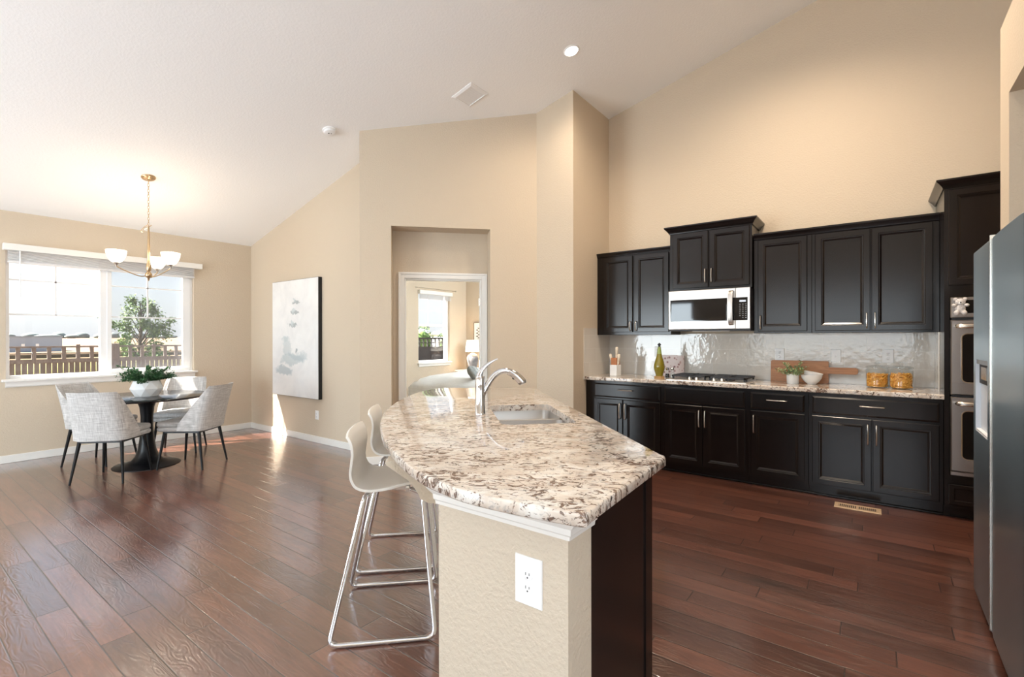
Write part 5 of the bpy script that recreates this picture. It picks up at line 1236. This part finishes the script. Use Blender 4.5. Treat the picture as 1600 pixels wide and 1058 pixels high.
FYY = 18.0
fe = thing('wooden_fence', 'weathered cedar fence with open lattice top outside the dining window', 'fence', (5.0, FYY, -0.55))
fx_0, fx_1 = -0.5, 8.6
obj('top_rail', MB().box(fx_0, fx_1, FYY-0.05, FYY+0.03, 1.105, 1.150), M['fence'], fe, world=True)
obj('middle_rail', MB().box(fx_0, fx_1, FYY-0.012, FYY+0.012, 0.945, 0.968), M['fence'], fe, world=True)
obj('bottom_board', MB().box(fx_0, fx_1, FYY-0.055, FYY-0.02, 0.685, 0.80), M['fence'], fe, world=True)
x = fx_0; k = 0
while x < fx_1:
    if 1.5 < x < 8.0: obj('lattice_post', MB().box(x-0.042, x+0.042, FYY-0.03, FYY+0.02, 0.79, 1.19 if k % 6 == 2 else 1.108), M['fence'], fe, world=True)
    x += 0.300; k += 1
pk = MB(); x = fx_0; rr_ = random.Random(4)
while x < fx_1:
    pk.box(x, x+0.103, FYY-0.02+rr_.uniform(-0.004, 0.004), FYY, -0.53, 0.70); x += 0.118
obj('picket_panel', pk, M['fence'], fe, world=True, smooth=0)
obj('post', MB().box(4.40, 4.62, FYY-0.09, FYY+0.06, -0.55, 1.21), M['fence'], fe, world=True, bevel=0.01)

f2 = thing('wooden_fence', 'dark fence with square lattice top outside the bedroom window', 'fence', (17.0, FYY, -0.55))
fx_0, fx_1, fy2 = 12.5, 22.0, 18.0
obj('top_rail', MB().box(fx_0, fx_1, fy2-0.05, fy2+0.03, 1.30, 1.38), M['fence_dark'], f2, world=True)
obj('middle_rail', MB().box(fx_0, fx_1, fy2-0.012, fy2+0.012, 1.10, 1.15), M['fence_dark'], f2, world=True)
obj('lower_boards', MB().box(fx_0, fx_1, fy2-0.02, fy2, -0.53, 0.93), M['fence_dark'], f2, world=True)
x = fx_0
while x < fx_1:
    if x > 15.3 and x < 19.6: obj('lattice_post', MB().box(x-0.035, x+0.035, fy2-0.03, fy2+0.02, 0.92, 1.32), M['fence_dark'], f2, world=True)
    x += 0.27
rw = MB().box(9.0, 15.5, 12.6, 13.0, -0.5, 0.36); tag(obj('retaining_curb', rw, plain('pale_concrete', (0.30, 0.24, 0.19, 1), 0.9)), 'low pale concrete wall in the yard below the bedroom window', 'wall')

tr_ = thing('young_tree', 'young leafy tree standing behind the cedar fence', 'tree', (6.30, 22.0, -0.6))
obj('trunk', MB().tube([(0, 0, 0), (0.03, 0, 0.9), (-0.02, 0, 1.7), (0.02, 0, 2.6), (0, 0, 3.3)], [0.09, 0.075, 0.06, 0.04, 0.015], 10), M['bark'], tr_)
rnd = random.Random(21); lf = MB(); br_ = MB()
lobes = []
for i in range(46):
    h = rnd.uniform(0, 1); zc_ = 1.15 + 2.45*h; rad = (0.98*(1-h)**0.7 + 0.12)*rnd.uniform(0.4, 1.05); a = rnd.uniform(0, 2*PI)
    c_ = Vector((math.cos(a)*rad, math.sin(a)*rad*0.9, zc_)); lobes.append((c_, rnd.uniform(0.20, 0.40)*(1-0.35*h)))
    br_.tube([(0, 0, max(0.6, zc_-0.6)), tuple(c_*0.6 + Vector((0, 0, zc_-0.2))*0.4), tuple(c_)], [0.02, 0.012, 0.006], 5)
lobes += [(Vector((-1.05, 0, 2.55)), 0.20), (Vector((1.0, 0, 2.65)), 0.16), (Vector((-0.75, 0.1, 2.45)), 0.22), (Vector((0.8, 0, 2.5)), 0.2)]
for c_, r_ in lobes:
    for k in range(95):
        v_ = Vector((rnd.gauss(0, 1), rnd.gauss(0, 1), rnd.gauss(0, 1))).normalized()*r_*rnd.uniform(0.3, 1.05)
        leafy(lf, c_+v_, (rnd.uniform(-1, 1), rnd.uniform(-1, 1), rnd.uniform(-0.8, 0.6)), rnd.uniform(0.08, 0.14), 0.3, 0.65)
obj('foliage', lf, M['leaf_tree'], tr_, smooth=0, recalc=False); obj('branches', br_, M['bark'], tr_)

wh = thing('warehouse', 'long low blue-grey building on the horizon beyond the fence', 'building', (39, 250, -3.6))
obj('walls', MB().box(24, 46.8, 250, 275, -3.7, 1.9), plain('bluegrey_metal', (0.30, 0.35, 0.43, 1), 0.7), wh, world=True)
obj('roof', MB().box(23.8, 47, 249.8, 275.2, 1.9, 2.25), plain('pale_metal_roof', (0.24, 0.28, 0.34, 1), 0.6), wh, world=True)
for xx in (35.6, 39.4): obj('dock_door', MB().box(xx, xx+0.9, 249.9, 250.0, -2.0, -0.6), M['white'], wh, world=True)
def mk_far(name, c): return plain(name, c, 0.95)
MT = mk_var('hazy_trees', [(0.3, (0.13, 0.16, 0.17, 1)), (0.7, (0.20, 0.23, 0.23, 1))], 0.2, 0.95)
tlb = MB(); rnd = random.Random(5)
for k in range(120):
    x = -40+k*9.5+rnd.uniform(-3, 3); tlb.ball((x, 560+rnd.uniform(-10, 10), 3.2), (rnd.uniform(5, 9), 4, rnd.uniform(1.6, 4.6)), 8, 5)
tag(obj('distant_treeline', tlb, MT, smooth=60), 'hazy grey-green line of trees along the horizon', 'trees', None, 'stuff')
# houses and shrubs seen through the bedroom window
for i_, (hx, hy, hw_, hh_, lab) in enumerate(((56.5, 62, 6.5, 2.6, 'distant pale house at the left edge of the bedroom window'), (66.5, 62, 4.5, 2.0, 'distant white house toward the right of the bedroom window'))):
    h_ = thing('house', lab, 'house', (hx, hy, -1.3))
    obj('walls', MB().box(hx-hw_/2, hx+hw_/2, hy, hy+6, -1.35, 1.3+hh_*0.35), M['white'], h_, world=True)
    obj('roof', MB().rings([[(hx-hw_/2-0.3, hy-0.3, 1.3+hh_*0.35), (hx+hw_/2+0.3, hy-0.3, 1.3+hh_*0.35), (hx+hw_/2+0.3, hy+6.3, 1.3+hh_*0.35), (hx-hw_/2-0.3, hy+6.3, 1.3+hh_*0.35)], [(hx-hw_/2+0.4, hy+2.9, 1.3+hh_*0.75), (hx+hw_/2-0.4, hy+2.9, 1.3+hh_*0.75), (hx+hw_/2-0.4, hy+3.1, 1.3+hh_*0.75), (hx-hw_/2+0.4, hy+3.1, 1.3+hh_*0.75)]]), plain('slate_roof', (0.16, 0.17, 0.20, 1), 0.8), h_, world=True)
for i_, (sx_, sy_, sz_, lab) in enumerate(((24.2, 26, 0.95, 'rounded green shrub just beyond the dark lattice fence'), (26.9, 26, 0.65, 'lower green shrub beside the rounded one beyond the dark fence'))):
    b = MB(); rr_ = random.Random(30+i_)
    for k in range(420):
        v_ = Vector((rr_.gauss(0, 1), rr_.gauss(0, 1), rr_.gauss(0, 1))).normalized()
        p_ = Vector((sx_, sy_, 1.25)) + Vector((v_.x*0.95, v_.y*0.6, v_.z*sz_))
        leafy(b, p_, (rr_.uniform(-1, 1), rr_.uniform(-1, 1), rr_.uniform(-0.3, 1)), 0.17, 0.2, 0.7)
    b.ball((sx_, sy_, 0.9), (0.85, 0.5, sz_), 12, 8); b.tube([(sx_, sy_, -0.75), (sx_, sy_, 0.9)], 0.15, 8)
    tag(obj('shrub', b, M['leaf_tree'], smooth=0, recalc=False), lab, 'shrub')
